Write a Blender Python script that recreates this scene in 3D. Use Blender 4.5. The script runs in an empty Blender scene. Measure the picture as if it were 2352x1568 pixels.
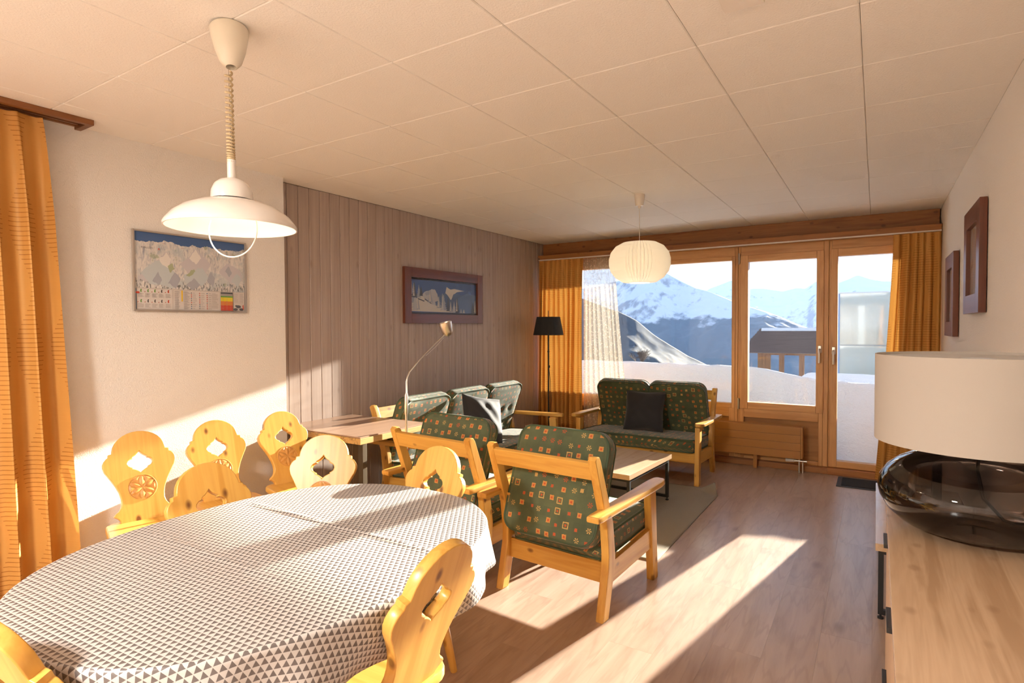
import bpy, bmesh, math, random
import numpy as np
from mathutils import Vector, Matrix
random.seed(7)
PI = math.pi
R = math.radians
S = bpy.context.scene
C = S.collection

# ------------------------------------------------------------------ camera
EYE = 1.38
def cam_axes(yaw, pitch, roll):
    cy_, sy_ = math.cos(yaw), math.sin(yaw)
    fwd0 = Vector((-sy_, cy_, 0)); right0 = Vector((cy_, sy_, 0)); up0 = Vector((0, 0, 1))
    fwd = fwd0*math.cos(pitch) - up0*math.sin(pitch)
    up = up0*math.cos(pitch) + fwd0*math.sin(pitch)
    right = right0*math.cos(roll) + up*math.sin(roll)
    up2 = up*math.cos(roll) - right0*math.sin(roll)
    return right, up2, fwd
cd = bpy.data.cameras.new('camera'); cam = bpy.data.objects.new('camera', cd); C.objects.link(cam)
r_, u_, f_ = cam_axes(R(32.35), R(1.46), R(-0.29))
m4 = Matrix.Identity(4)
for i in range(3):
    m4[i][0] = r_[i]; m4[i][1] = u_[i]; m4[i][2] = -f_[i]
m4[2][3] = EYE
cam.matrix_world = m4
cd.sensor_width = 36; cd.lens = 36*1322/2352; cd.clip_start = .02; cd.clip_end = 30000
S.camera = cam

# ------------------------------------------------------------------ light
SUN_DIR = Vector((-.206, -1, -.235)).normalized()        # direction the light travels
SUN_E, SKY_E, EXPO = 10.6, .29, 2.02
w = bpy.data.worlds.new('sky'); S.world = w; w.use_nodes = True
nt = w.node_tree; nt.nodes.clear()
tc = nt.nodes.new('ShaderNodeTexCoord'); sx = nt.nodes.new('ShaderNodeSeparateXYZ'); sk = nt.nodes.new('ShaderNodeValToRGB')
nt.links.new(tc.outputs['Generated'], sx.inputs[0]); nt.links.new(sx.outputs[2], sk.inputs[0])
el = sk.color_ramp.elements; el[0].position = 0.; el[0].color = (.84, .91, 1., 1); el[1].position = 1.; el[1].color = (.42, .60, .95, 1)
e2 = el.new(.16); e2.color = (.80, .89, 1., 1); e3 = el.new(.45); e3.color = (.64, .79, 1., 1)
bg = nt.nodes.new('ShaderNodeBackground'); bg.inputs['Strength'].default_value = SKY_E
wo = nt.nodes.new('ShaderNodeOutputWorld')
nt.links.new(sk.outputs[0], bg.inputs[0]); nt.links.new(bg.outputs[0], wo.inputs[0])
sd = bpy.data.lights.new('sun', 'SUN'); sd.energy = SUN_E; sd.angle = R(.55); sd.color = (1, .94, .85)
so = bpy.data.objects.new('sun', sd); C.objects.link(so)
so.rotation_euler = SUN_DIR.to_track_quat('-Z', 'Y').to_euler(); so.location = (2, 12, 6)
S.view_settings.view_transform = 'Standard'; S.view_settings.look = 'None'
S.view_settings.exposure = EXPO; S.view_settings.gamma = 1; S.view_settings.use_curve_mapping = False
cyc = S.cycles
cyc.use_denoising = True; cyc.max_bounces = 8; cyc.diffuse_bounces = 6; cyc.transparent_max_bounces = 12; cyc.volume_bounces = 0; cyc.use_adaptive_sampling = True; cyc.adaptive_threshold = .06; cyc.adaptive_min_samples = 16
cyc.glossy_bounces = 3; cyc.transmission_bounces = 4; cyc.sample_clamp_indirect = 6; cyc.caustics_reflective = False; cyc.caustics_refractive = False

# ------------------------------------------------------------------ material helpers
class G:
    """small node-graph writer"""
    def __init__(s, name):
        s.m = bpy.data.materials.new(name); s.m.use_nodes = True
        s.t = s.m.node_tree; s.t.nodes.clear()
        s.out = s.t.nodes.new('ShaderNodeOutputMaterial')
    def n(s, typ, ins=None, **props):
        nd = s.t.nodes.new('ShaderNode' + typ)
        for k, v in props.items(): setattr(nd, k, v)
        for k, v in (ins or {}).items(): s.set(nd.inputs[k], v)
        return nd
    def set(s, sock, v):
        if isinstance(v, bpy.types.NodeSocket): s.t.links.new(v, sock)
        elif isinstance(v, (tuple, list)) and len(v) == 3 and sock.type == 'RGBA': sock.default_value = (*v, 1)
        else: sock.default_value = v
    def math(s, op, a, b=0., c=None, clamp=False):
        ins = {0: a, 1: b}
        if c is not None: ins[2] = c
        return s.n('Math', ins, operation=op, use_clamp=clamp).outputs[0]
    def vmath(s, op, a, b=None, scale=None):
        ins = {0: a}
        if b is not None: ins[1] = b
        if scale is not None: ins['Scale'] = scale
        nd = s.n('VectorMath', ins, operation=op)
        return nd.outputs['Value'] if op in ('LENGTH', 'DOT_PRODUCT') else nd.outputs[0]
    def mix(s, f, a, b, blend='MIX'):
        return s.n('Mix', {0: f, 6: a, 7: b}, data_type='RGBA', blend_type=blend).outputs[2]
    def ramp(s, f, stops):
        nd = s.n('ValToRGB', {0: f}); e = nd.color_ramp.elements
        while len(e) < len(stops): e.new(.5)
        for k, (p, c) in zip(e, stops): k.position = p; k.color = (*c, 1)
        return nd.outputs[0]
    def coord(s, kind='Object'): return s.n('TexCoord').outputs[kind]
    def rnd(s): return s.n('ObjectInfo').outputs['Random']
    def mapping(s, vec, scale=(1, 1, 1), loc=(0, 0, 0), rot=(0, 0, 0)):
        return s.n('Mapping', {'Vector': vec, 'Scale': scale, 'Location': loc, 'Rotation': rot}).outputs[0]
    def noise(s, vec, scale, detail=3, rough=.5, dist=0.):
        return s.n('TexNoise', {'Vector': vec, 'Scale': scale, 'Detail': detail, 'Roughness': rough, 'Distortion': dist}).outputs[0]
    def bump(s, h, strength=.3, dist=.01): return s.n('Bump', {'Height': h, 'Strength': strength, 'Distance': dist}).outputs[0]
    def done(s, col, rough=.6, bump=None, **kw):
        ins = {'Base Color': col, 'Roughness': rough}
        if bump is not None: ins['Normal'] = bump
        ins.update(kw)
        p = s.n('BsdfPrincipled', ins)
        s.t.links.new(p.outputs[0], s.out.inputs[0]); return s.m
    def shader(s, sock): s.t.links.new(sock, s.out.inputs[0]); return s.m

def plain(name, col, rough=.6, **kw): return G(name).done(col, rough, **kw)

def wood(name, axis, light, dark, rough=.45, knots=.35, scale=1., fine=1., rand=True, knotcol=(.12, .035, .008)):
    g = G(name); v = g.coord()
    if rand:
        off = g.n('CombineXYZ', {0: g.math('MULTIPLY', g.rnd(), 7.3), 1: g.math('MULTIPLY', g.rnd(), 3.1), 2: g.math('MULTIPLY', g.rnd(), 5.7)}).outputs[0]
        v = g.vmath('ADD', v, off)
    sc = [16*scale]*3; sc[axis] = 1.1*scale
    n1 = g.noise(g.mapping(v, tuple(sc)), 1.0, 4, .55, .35)
    sc2 = [120*fine]*3; sc2[axis] = 3.
    n2 = g.noise(g.mapping(v, tuple(sc2)), 1.0, 2, .5)
    c = g.ramp(n1, [(.38, dark), (.50, light), (.58, tuple(.6*a+.4*b for a, b in zip(light, dark))), (.64, light), (.74, tuple(.75*a+.25*b for a, b in zip(light, dark)))])
    c = g.mix(g.math('MULTIPLY', n2, .3), c, dark)
    n3 = g.noise(v, 1.1, 2)
    c = g.mix(g.math('MULTIPLY', n3, .25), c, tuple(.8*a for a in light))
    if knots:
        sk_ = [12.5]*3; sk_[axis] = 7.5
        vo = g.n('TexVoronoi', {'Vector': g.mapping(v, tuple(sk_)), 'Scale': 1.0, 'Randomness': 1.0})
        kd = g.math('ADD', vo.outputs['Distance'], g.math('MULTIPLY', n1, .08))
        k = g.ramp(kd, [(.13, (1, 1, 1)), (.23, (0, 0, 0))])
        c = g.mix(g.math('MULTIPLY', k, knots), c, knotcol)
    b = g.bump(g.math('ADD', n1, g.math('MULTIPLY', n2, .4)), .06, .004)
    return g.done(c, rough, b)

# ------------------------------------------------------------------ mesh helpers
def link(name, me, mat=None, parent=None, loc=None, rot=None, smooth=False):
    if mat is not None:
        for mm in (mat if isinstance(mat, (list, tuple)) else [mat]): me.materials.append(mm)
    if smooth: me.shade_smooth()
    o = bpy.data.objects.new(name, me); C.objects.link(o)
    if parent is not None: o.parent = parent
    if loc is not None: o.location = loc
    if rot is not None: o.rotation_euler = rot
    return o
def tag(o, label, cat, group=None):
    o['label'] = label; o['category'] = cat
    if group: o['group'] = group
    return o
def struct(o): o['kind'] = 'structure'; return o
def thing(name, label, cat, loc=(0, 0, 0), rz=0., group=None):
    o = bpy.data.objects.new(name, None); C.objects.link(o); o.empty_display_size = .1
    o.location = loc; o.rotation_euler = (0, 0, rz)
    return tag(o, label, cat, group)
def smooth_by_angle(me, ang=40):
    bm = bmesh.new(); bm.from_mesh(me)
    for f in bm.faces: f.smooth = True
    for e in bm.edges:
        if len(e.link_faces) == 2 and e.calc_face_angle(0) > R(ang): e.smooth = False
    bm.to_mesh(me); bm.free()
class MB:
    """collects shapes for ONE mesh"""
    def __init__(s): s.bm = bmesh.new(); s.wn = False
    def box(s, lo, hi, bev=0., seg=2, mi=0):
        v = [s.bm.verts.new((x, y, z)) for z in (lo[2], hi[2]) for y in (lo[1], hi[1]) for x in (lo[0], hi[0])]
        fs = [s.bm.faces.new([v[i] for i in q]) for q in ((0, 2, 3, 1), (4, 5, 7, 6), (0, 1, 5, 4), (2, 6, 7, 3), (0, 4, 6, 2), (1, 3, 7, 5))]
        for f in fs: f.material_index = mi
        if bev:
            es = list({e for f in fs for e in f.edges})
            bmesh.ops.bevel(s.bm, geom=es, offset=bev, segments=seg, profile=.5, affect='EDGES'); s.wn = True
        return s
    def prism(s, pts, axis, a, b, bev=0., mi=0):
        """polygon pts in the other two axes, extruded along axis from a to b"""
        def P(p, t):
            q = list(p); q.insert(axis, t); return q
        lo = [s.bm.verts.new(P(p, a)) for p in pts]; hi = [s.bm.verts.new(P(p, b)) for p in pts]
        n = len(pts); fs = [s.bm.faces.new(lo), s.bm.faces.new(hi[::-1])]
        for i in range(n): fs.append(s.bm.faces.new((lo[i], hi[i], hi[(i+1) % n], lo[(i+1) % n])))
        for f in fs: f.material_index = mi
        bmesh.ops.recalc_face_normals(s.bm, faces=fs)
        if bev:
            es = list({e for f in fs[:2] for e in f.edges})
            bmesh.ops.bevel(s.bm, geom=es, offset=bev, segments=2, profile=.5, affect='EDGES'); s.wn = True
        return s
    def tube(s, pts, rad, n=10, cap=True, closed=False):
        pts = [Vector(p) for p in pts]; rads = rad if isinstance(rad, (list, tuple)) else [rad]*len(pts)
        rings = []; m = len(pts); ref = None
        for i, p in enumerate(pts):
            a = pts[(i-1) % m] if (closed or i > 0) else p; b = pts[(i+1) % m] if (closed or i < m-1) else p
            t = (b-a).normalized()
            if ref is None: ref = Vector((0, 0, 1)) if abs(t.z) < .9 else Vector((1, 0, 0))
            x = (ref - t*ref.dot(t)).normalized(); ref = x; y = t.cross(x)
            rings.append([s.bm.verts.new(p + (x*math.cos(2*PI*k/n) + y*math.sin(2*PI*k/n))*rads[i]) for k in range(n)])
        for i in range(m if closed else m-1):
            A, B = rings[i], rings[(i+1) % m]
            for k in range(n): s.bm.faces.new((A[k], A[(k+1) % n], B[(k+1) % n], B[k]))
        if cap and not closed: s.bm.faces.new(rings[0][::-1]); s.bm.faces.new(rings[-1])
        return s
    def lathe(s, prof, n=48, center=(0, 0, 0), closed=False):
        cx, cy, cz = center; rings = []
        for r, z in prof:
            if r < 1e-6: rings.append([s.bm.verts.new((cx, cy, cz+z))])
            else: rings.append([s.bm.verts.new((cx+r*math.cos(2*PI*k/n), cy+r*math.sin(2*PI*k/n), cz+z)) for k in range(n)])
        pairs = list(zip(rings, rings[1:])) + ([(rings[-1], rings[0])] if closed else [])
        for A, B in pairs:
            for k in range(n):
                q = [A[k % len(A)], A[(k+1) % len(A)], B[(k+1) % len(B)], B[k % len(B)]]
                q = list(dict.fromkeys(q))
                if len(q) > 2: s.bm.faces.new(q)
        return s
    def quad(s, pts, mi=0):
        f = s.bm.faces.new([s.bm.verts.new(p) for p in pts]); f.material_index = mi; return s
    def sphere(s, c, r, sc=(1, 1, 1), u=16, v=10):
        bmesh.ops.create_uvsphere(s.bm, u_segments=u, v_segments=v, radius=1, matrix=Matrix.Translation(c) @ Matrix.Diagonal((r*sc[0], r*sc[1], r*sc[2], 1)))
        return s
    def build(s, name, mat, parent=None, smooth=None, **kw):
        bmesh.ops.recalc_face_normals(s.bm, faces=s.bm.faces)
        me = bpy.data.meshes.new(name); s.bm.to_mesh(me); s.bm.free()
        if smooth: smooth_by_angle(me, smooth)
        o = link(name, me, mat, parent, **kw)
        if smooth and s.wn: o.modifiers.new('shade', 'WEIGHTED_NORMAL').keep_sharp = True
        return o
def box(name, lo, hi, mat, parent=None, bev=0., seg=2, **kw):
    return MB().box(lo, hi, bev, seg).build(name, mat, parent, smooth=(35 if bev else None), **kw)
def copy_tree(o, parent=None):
    c = o.copy(); C.objects.link(c); c.parent = parent
    for ch in o.children: copy_tree(ch, c)
    return c
def np_mesh(name, V, F, mat, parent=None, uv=None, smooth=True):
    me = bpy.data.meshes.new(name); me.from_pydata([tuple(map(float, p)) for p in V], [], [tuple(map(int, f)) for f in F])
    if uv is not None:
        l = me.uv_layers.new(name='UVMap'); idx = np.zeros(len(me.loops), dtype=np.int32); me.loops.foreach_get('vertex_index', idx)
        l.data.foreach_set('uv', np.asarray(uv, dtype=np.float32)[idx].ravel())
    me.validate()
    return link(name, me, mat, parent, smooth=smooth)
def grid_faces(nu, nv, off=0, wrap=False):
    F = []
    for j in range(nv-1):
        for i in range(nu if wrap else nu-1):
            a = off+j*nu+i; b = off+j*nu+(i+1) % nu
            F.append((a, b, b+nu, a+nu))
    return F
_tab = np.random.RandomState(3).rand(256, 256)
def vnoise(x, y):
    x = np.asarray(x, float); y = np.asarray(y, float)
    xi = np.floor(x).astype(int); yi = np.floor(y).astype(int); fx = x-xi; fy = y-yi
    fx = fx*fx*(3-2*fx); fy = fy*fy*(3-2*fy)
    T = lambda a, b: _tab[a % 256, b % 256]
    return (T(xi, yi)*(1-fx)+T(xi+1, yi)*fx)*(1-fy)+(T(xi, yi+1)*(1-fx)+T(xi+1, yi+1)*fx)*fy
def fbm(x, y, o=5, ridge=False):
    s = 0; a = .5
    for k in range(o):
        n = vnoise(x*2**k+17.3*k, y*2**k+5.1*k)
        s = s + a*((1-np.abs(2*n-1)) if ridge else n); a *= .5
    return s
# ------------------------------------------------------------------ materials
XL, XW, XR, YB, YW, ZC = -3.45, -3.35, .46, -2.6, 6.10, 2.38
def stucco(name, col, scale, strength, dist, col2=None):
    g = G(name); v = g.coord()
    n = g.noise(v, scale, 4, .6, .4); n2 = g.noise(v, 1.3, 3)
    c = g.mix(g.math('MULTIPLY', n2, .35), col, tuple(a*.93 for a in col) if col2 is None else col2)
    return g.done(c, .9, g.bump(n, strength, dist))
m_wall = stucco('plaster_wall', (.82, .78, .73), 170, .6, .008)
m_wallr = stucco('plaster_wall_right', (.82, .78, .73), 120, .45, .006)
m_ceil = stucco('ceiling_tile', (.88, .85, .80), 130, .4, .006)
m_ceil_back = plain('ceiling_joint', (.86, .83, .78), .9)
def grey_planks():
    g = G('grey_plank'); v = g.coord(); r = g.rnd()
    off = g.n('CombineXYZ', {0: 0., 1: g.math('MULTIPLY', r, 9.), 2: g.math('MULTIPLY', r, 13.)}).outputs[0]
    vv = g.vmath('ADD', v, off)
    n = g.noise(g.mapping(vv, (30, 30, 1.2)), 1., 4, .55, .3)
    c = g.ramp(n, [(.3, (.35, .275, .235)), (.65, (.45, .365, .32))])
    c = g.mix(g.math('MULTIPLY', r, .25), c, (.40, .30, .245))
    vo = g.n('TexVoronoi', {'Vector': g.mapping(vv, (11, 11, 4.5)), 'Scale': 1.})
    k = g.ramp(vo.outputs['Distance'], [(.05, (1, 1, 1)), (.16, (0, 0, 0))])
    c = g.mix(g.math('MULTIPLY', k, .3), c, (.14, .09, .07))
    return g.done(c, .5, g.bump(n, .08, .003))
m_grey = grey_planks()
def floor_mat():
    g = G('laminate_floor'); v = g.coord(); r = g.rnd()
    off = g.n('CombineXYZ', {0: g.math('MULTIPLY', r, 31.), 1: g.math('MULTIPLY', r, 17.), 2: 0.}).outputs[0]
    vv = g.vmath('ADD', v, off)
    n = g.noise(g.mapping(vv, (9, .9, 1)), 1., 5, .6, 1.2)
    n2 = g.noise(g.mapping(vv, (70, 2.2, 1)), 1., 3, .55, .3)
    c = g.ramp(n, [(.28, (.30, .20, .15)), (.5, (.42, .305, .24)), (.72, (.50, .375, .305))])
    c = g.mix(g.math('MULTIPLY', n2, .35), c, (.27, .18, .14))
    n4 = g.n('TexWave', {'Vector': g.mapping(vv, (10, .55, 1)), 'Scale': 1.6, 'Distortion': 9., 'Detail': 3., 'Detail Scale': 1.2}, wave_type='RINGS').outputs['Fac']
    c = g.mix(g.math('MULTIPLY', g.ramp(n4, [(.0, (1, 1, 1)), (.16, (0, 0, 0))]), .28), c, (.24, .155, .12))
    c = g.mix(g.math('MULTIPLY', r, .22), c, (.40, .27, .19))
    vo = g.n('TexVoronoi', {'Vector': g.mapping(vv, (3.4, 1.5, 1)), 'Scale': 1.})
    k = g.ramp(g.math('ADD', vo.outputs['Distance'], g.math('MULTIPLY', n2, .05)), [(.06, (1, 1, 1)), (.14, (0, 0, 0))])
    c = g.mix(g.math('MULTIPLY', k, .5), c, (.12, .06, .04))
    return g.done(c, .30, g.bump(n2, .05, .002), **{'Specular IOR Level': .6})
m_floor = floor_mat()
m_sub = plain('floor_joint', (.26, .17, .12), .9)
FR_L, FR_D = (.74, .41, .165), (.55, .265, .085)
m_frame_z = wood('window_wood_upright', 2, FR_L, FR_D, .4, .0)
m_frame_x = wood('window_wood_level', 0, FR_L, FR_D, .4, .0)
m_panel = wood('window_panel_wood', 0, (.48, .23, .065), (.35, .145, .04), .45, .0)
m_beam = wood('beam_wood', 0, (.38, .155, .045), (.23, .08, .02), .45, .5, knotcol=(.05, .015, .004))
m_val = wood('valance_wood', 0, (.44, .18, .05), (.31, .11, .03), .45, .25)
m_metal = plain('brushed_metal', (.62, .58, .52), .3, Metallic=1.)
m_black = plain('black_metal', (.012, .012, .013), .4)
def glass_mat(name, tint=(1, 1, 1), refl=1.):
    g = G(name); fr = g.n('Fresnel', {'IOR': 1.45}).outputs[0]
    a = g.n('BsdfTransparent', {'Color': tint}).outputs[0]; b = g.n('BsdfGlossy', {'Color': (1, 1, 1), 'Roughness': .0}).outputs[0]
    front = g.math('SUBTRACT', 1., g.n('NewGeometry').outputs['Backfacing'])
    return g.shader(g.n('MixShader', {0: g.math('MULTIPLY', g.math('MULTIPLY', fr, refl), front, clamp=True), 1: a, 2: b}).outputs[0])
m_glass = glass_mat('window_glass', (.98, .99, 1.), .7)

# ------------------------------------------------------------------ floor
fl = struct(box('floor', (XL-.1, YB-.1, -.15), (XR+.1, 6.25, -.010), m_sub))
pm = {}
def plank_mesh(L):
    k = round(L, 3)
    if k not in pm:
        me = MB().box((-.0974, -L/2+.0002, -.010), (.0974, L/2-.0002, 0.))
        bmesh.ops.recalc_face_normals(me.bm, faces=me.bm.faces)
        d = bpy.data.meshes.new('floor_plank'); me.bm.to_mesh(d); me.bm.free(); d.materials.append(m_floor); pm[k] = d
    return pm[k]
x = XL+.03; col = 0
while x < XR+.05:
    y = YB - [0., .47, .93, .21, .68][col % 5]
    while y < 6.12:
        a, b = max(y, YB), min(y+1.285, 6.12)
        if b-a > .05:
            o = bpy.data.objects.new('floor_plank', plank_mesh(b-a)); C.objects.link(o); o.parent = fl; o.location = (x+.0, (a+b)/2, 0)
        y += 1.285
    x += .1952; col += 1

# ------------------------------------------------------------------ ceiling
ce = struct(box('ceiling', (XL-.15, YB-.1, ZC+.009), (XR+.15, 6.35, ZC+.15), m_ceil_back))
tm = {}
def tile(x0, x1, y0, y1):
    k = (round(x1-x0, 3), round(y1-y0, 3))
    if k not in tm:
        mb = MB().box((-k[0]/2+.0008, -k[1]/2+.0008, 0), (k[0]/2-.0008, k[1]/2-.0008, .0092), .0035, 1)
        d = bpy.data.meshes.new('ceiling_tile'); bmesh.ops.recalc_face_normals(mb.bm, faces=mb.bm.faces)
        mb.bm.to_mesh(d); mb.bm.free(); d.materials.append(m_ceil); tm[k] = d
    o = bpy.data.objects.new('ceiling_tile', tm[k]); C.objects.link(o); o.parent = ce
    o.location = ((x0+x1)/2, (y0+y1)/2, ZC)
xs = [XL] + [-3.06+.501*i for i in range(7)] + [XR+.002]
ys = [YB] + [6.143-.5027*j for j in range(17, -1, -1)]
ys = [q for q in ys if q >= YB] + [6.2]
for i in range(len(xs)-1):
    for j in range(len(ys)-1):
        if ys[j+1]-ys[j] > .03: tile(xs[i], xs[i+1], ys[j], ys[j+1])

# ------------------------------------------------------------------ walls
struct(box('wall_left', (-3.56, YB-.1, 0), (XW, 2.45, 2.6), m_wall))
struct(box('wall_right', (XR, YB-.1, 0), (XR+.14, 6.35, 2.6), m_wallr))
struct(box('wall_back', (XL-.1, YB-.1, 0), (XR+.1, YB, 2.6), m_wall))
wl = struct(box('wall_panelled', (-3.58, 2.45, 0), (XL-.009, 6.35, 2.6), plain('panel_groove', (.10, .07, .055), .8)))
pw = .0936
pmb = MB().box((-.012, -pw/2+.0014, 0), (0, pw/2-.0014, ZC), .003, 1)
pmd = bpy.data.meshes.new('wall_plank'); bmesh.ops.recalc_face_normals(pmb.bm, faces=pmb.bm.faces); pmb.bm.to_mesh(pmd); pmb.bm.free(); pmd.materials.append(m_grey)
for i in range(40):
    o = bpy.data.objects.new('wall_plank', pmd); C.objects.link(o); o.parent = wl; o.location = (XL, 2.452+pw*(i+.5), 0)

# ------------------------------------------------------------------ window wall
struct(box('trim_1', (XL, 6.17, 2.232), (XR-.008, 6.34, ZC-.001), m_beam, bev=.003))
struct(box('trim_2', (XL+.035, 6.015, 2.158), (XR-.006, 6.045, 2.224), m_val, bev=.003))
struct(box('trim_3', (XL, 6.045, 2.205), (XR, 6.17, 2.232), m_val))
struct(box('baseboard_window', (XL, 6.035, 0), (-.375, 6.12, .055), wood('plinth_wood', 0, (.40, .17, .05), (.28, .10, .03), .45, .2), bev=.003))
def part_box(root, name, lo, hi, mat, bev=.003): return box(name, lo, hi, mat, root, bev)
def rect_frame(root, name, x0, x1, z0, z1, wl_, wr_, wb, wt, y0, y1, bev=.004):
    """four bars round an opening, each bar its own piece"""
    ps = [part_box(root, name, (x0, y0, z0), (x0+wl_, y1, z1), m_frame_z, bev), part_box(root, name, (x1-wr_, y0, z0), (x1, y1, z1), m_frame_z, bev),
          part_box(root, name, (x0+wl_, y0+.0006, z0), (x1-wr_, y1, z0+wb), m_frame_x, bev), part_box(root, name, (x0+wl_, y0+.0006, z1-wt), (x1-wr_, y1, z1), m_frame_x, bev)]
    return ps
def hinge(root, x, z):
    mb = MB().tube([(x, 6.078, z-.055), (x, 6.078, z+.055)], .008, 8); mb.box((x-.008, 6.078, z-.045), (x+.008, 6.1, z+.045))
    return mb.build('hinge', m_metal, root, smooth=40)
def handle(root, x, z, s):
    mb = MB().box((x-.016, 6.071, z-.035), (x+.016, 6.084, z+.035), .006)
    mb.tube([(x, 6.075, z), (x, 6.035, z), (x, 6.028, z-.012), (x, 6.026, z-.06), (x, 6.03, z-.125)], [.009, .009, .010, .009, .010], 10)
    return mb.build('handle', m_metal, root, smooth=40)
# fixed window
w1 = struct(bpy.data.objects.new('window_1', None)); C.objects.link(w1)
rect_frame(w1, 'frame', XL, -1.178, .055, 2.20, .07, .03, .0, .125, 6.105, 6.185)
rect_frame(w1, 'sash', XL+.065, -1.203, .548, 2.078, .04, .033, .05, .045, 6.095, 6.165)
part_box(w1, 'glass_pane', (XL+.09, 6.130, .59), (-1.225, 6.136, 2.045), m_glass, 0)
rect_frame(w1, 'panel_frame', XL+.07, -1.205, .055, .55, .06, .055, .045, .09, 6.100, 6.165)
part_box(w1, 'lower_panel', (XL+.1, 6.135, .07), (-1.22, 6.16, .5), m_panel, 0)
# casement window
w2 = struct(bpy.data.objects.new('window_2', None)); C.objects.link(w2)
rect_frame(w2, 'frame', -1.176, -.377, .055, 2.20, .024, .043, .0, .125, 6.105, 6.185)
rect_frame(w2, 'sash', -1.153, -.417, .553, 2.077, .073, .061, .066, .067, 6.084, 6.16)
part_box(w2, 'glass_pane', (-1.095, 6.130, .605), (-.465, 6.136, 2.025), m_glass, 0)
rect_frame(w2, 'panel_frame', -1.152, -.42, .055, .552, .035, .035, .038, .085, 6.098, 6.165)
part_box(w2, 'lower_panel', (-1.13, 6.138, .07), (-.44, 6.16, .49), m_panel, 0)
hinge(w2, -1.164, 2.045); hinge(w2, -1.164, .60); handle(w2, -.447, 1.155, 1)
# terrace door
d1 = struct(bpy.data.objects.new('door_1', None)); C.objects.link(d1)
rect_frame(d1, 'frame', -.375, XR, .0, 2.20, .022, .10, .0, .125, 6.105, 6.185)
rect_frame(d1, 'sash', -.362, .37, .062, 2.083, .058, .065, .060, .07, 6.084, 6.16)
part_box(d1, 'glass_pane', (-.315, 6.130, .11), (.32, 6.136, 2.03), m_glass, 0)
part_box(d1, 'threshold', (-.375, 6.03, 0), (XR, 6.2, .06), m_val, .004)
handle(d1, -.333, 1.145, -1)
# weather side: unseen grey covers added over the frames to neutralise bounce onto the snow
m_bounce = plain('bounce_grey', (.30, .31, .33), .6)
for root, rects in ((w1, [(XL, -3.35, .0, 2.2), (-1.232, -1.178, .0, 2.2), (-3.35, -1.232, 2.04, 2.2), (-3.35, -1.232, .0, .592)]), (w2, [(-1.176, -1.084, .0, 2.2), (-.472, -.378, .0, 2.2), (-1.084, -.472, 2.015, 2.2), (-1.084, -.472, .0, .612)]), (d1, [(-.376, -.308, .0, 2.2), (.305, XR, .0, 2.2), (-.308, .305, 2.02, 2.2), (-.308, .305, .0, .115)])):
    for a_, b_, c_, d_ in rects: part_box(root, 'bounce_cover', (a_, 6.186, c_), (b_, 6.194, d_), m_bounce, 0)
struct(box('bounce_lintel', (XL-.2, 6.345, 2.195), (XR+.2, 6.37, 2.8), plain('bounce_render', (.34, .35, .37), .9)))  # unseen panel added so the sunlit facade bounces grey instead of orange
# curtain rail
tag(MB().box((XL+.05, 5.965, 2.160), (XR-.01, 6.012, 2.170)).build('curtain_rail', plain('rail_white', (.75, .7, .64), .4)), 'thin white curtain rail under the wooden valance over the windows', 'curtain rail')
# ------------------------------------------------------------------ dining chairs
P_L, P_D = (.69, .395, .092), (.52, .24, .038)
pine = [wood('pine_%s' % 'xyz'[a], a, P_L, P_D, .33, .75, .9) for a in range(3)]
pine_back = wood('pine_chair_back', 2, P_L, (.56, .27, .045), .33, .9, .9)
pine_carve = wood('pine_carving', 2, (.60, .31, .085), (.44, .19, .04), .4, .0)
HALF = [(.100, 0), (.100, .020), (.108, .030), (.125, .042), (.120, .052), (.105, .064), (.095, .080), (.090, .100), (.091, .125), (.097, .155), (.110, .190),
        (.130, .230), (.148, .263), (.155, .288), (.154, .305), (.147, .320), (.138, .331), (.130, .335), (.129, .349), (.114, .352)]
HALF += [(.113*math.cos(t), .355+.100*math.sin(t)) for t in [R(a) for a in (7, 18, 30, 42, 54, 66, 78)]]
HOLE = [(0, .352), (.008, .340), (.017, .331), (.027, .325), (.031, .320), (.030, .316), (.043, .311), (.051, .302), (.0535, .292), (.049, .280), (.040, .273), (.032, .270), (.033, .264), (.022, .259), (.011, .252), (.004, .246)]
KH = .97
def chair_back_mesh():
    outer = [(a, b*KH) for a, b in HALF] + [(0, .455*KH)] + [(-a, b*KH) for a, b in HALF[::-1]]
    hole = [(a, b*KH) for a, b in HOLE] + [(0, .240*KH)] + [(-a, b*KH) for a, b in HOLE[:0:-1]]
    bm = bmesh.new(); edges = []
    for loop in (outer, hole):
        vs = [bm.verts.new((x, 0, z)) for x, z in loop]
        edges += [bm.edges.new((vs[i], vs[(i+1) % len(vs)])) for i in range(len(vs))]
    bmesh.ops.triangle_fill(bm, edges=edges, use_beauty=True, use_dissolve=False)
    r = bmesh.ops.extrude_face_region(bm, geom=list(bm.faces))
    for v in r['geom']:
        if isinstance(v, bmesh.types.BMVert): v.co.y -= .031
    bmesh.ops.recalc_face_normals(bm, faces=bm.faces)
    sharp = [e for e in bm.edges if len(e.link_faces) == 2 and e.calc_face_angle(0) > R(60) and abs(e.verts[0].co.y-e.verts[1].co.y) < 1e-5]
    bmesh.ops.bevel(bm, geom=sharp, offset=.003, segments=2, profile=.5, affect='EDGES')
    for f in bm.faces:
        f.smooth = abs(f.normal.y) < .99
    for e in bm.edges:
        if any(not f.smooth for f in e.link_faces) or e.calc_face_angle(0) > R(48): e.smooth = False
    me = bpy.data.meshes.new('backrest'); bm.to_mesh(me); bm.free(); return me
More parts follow.
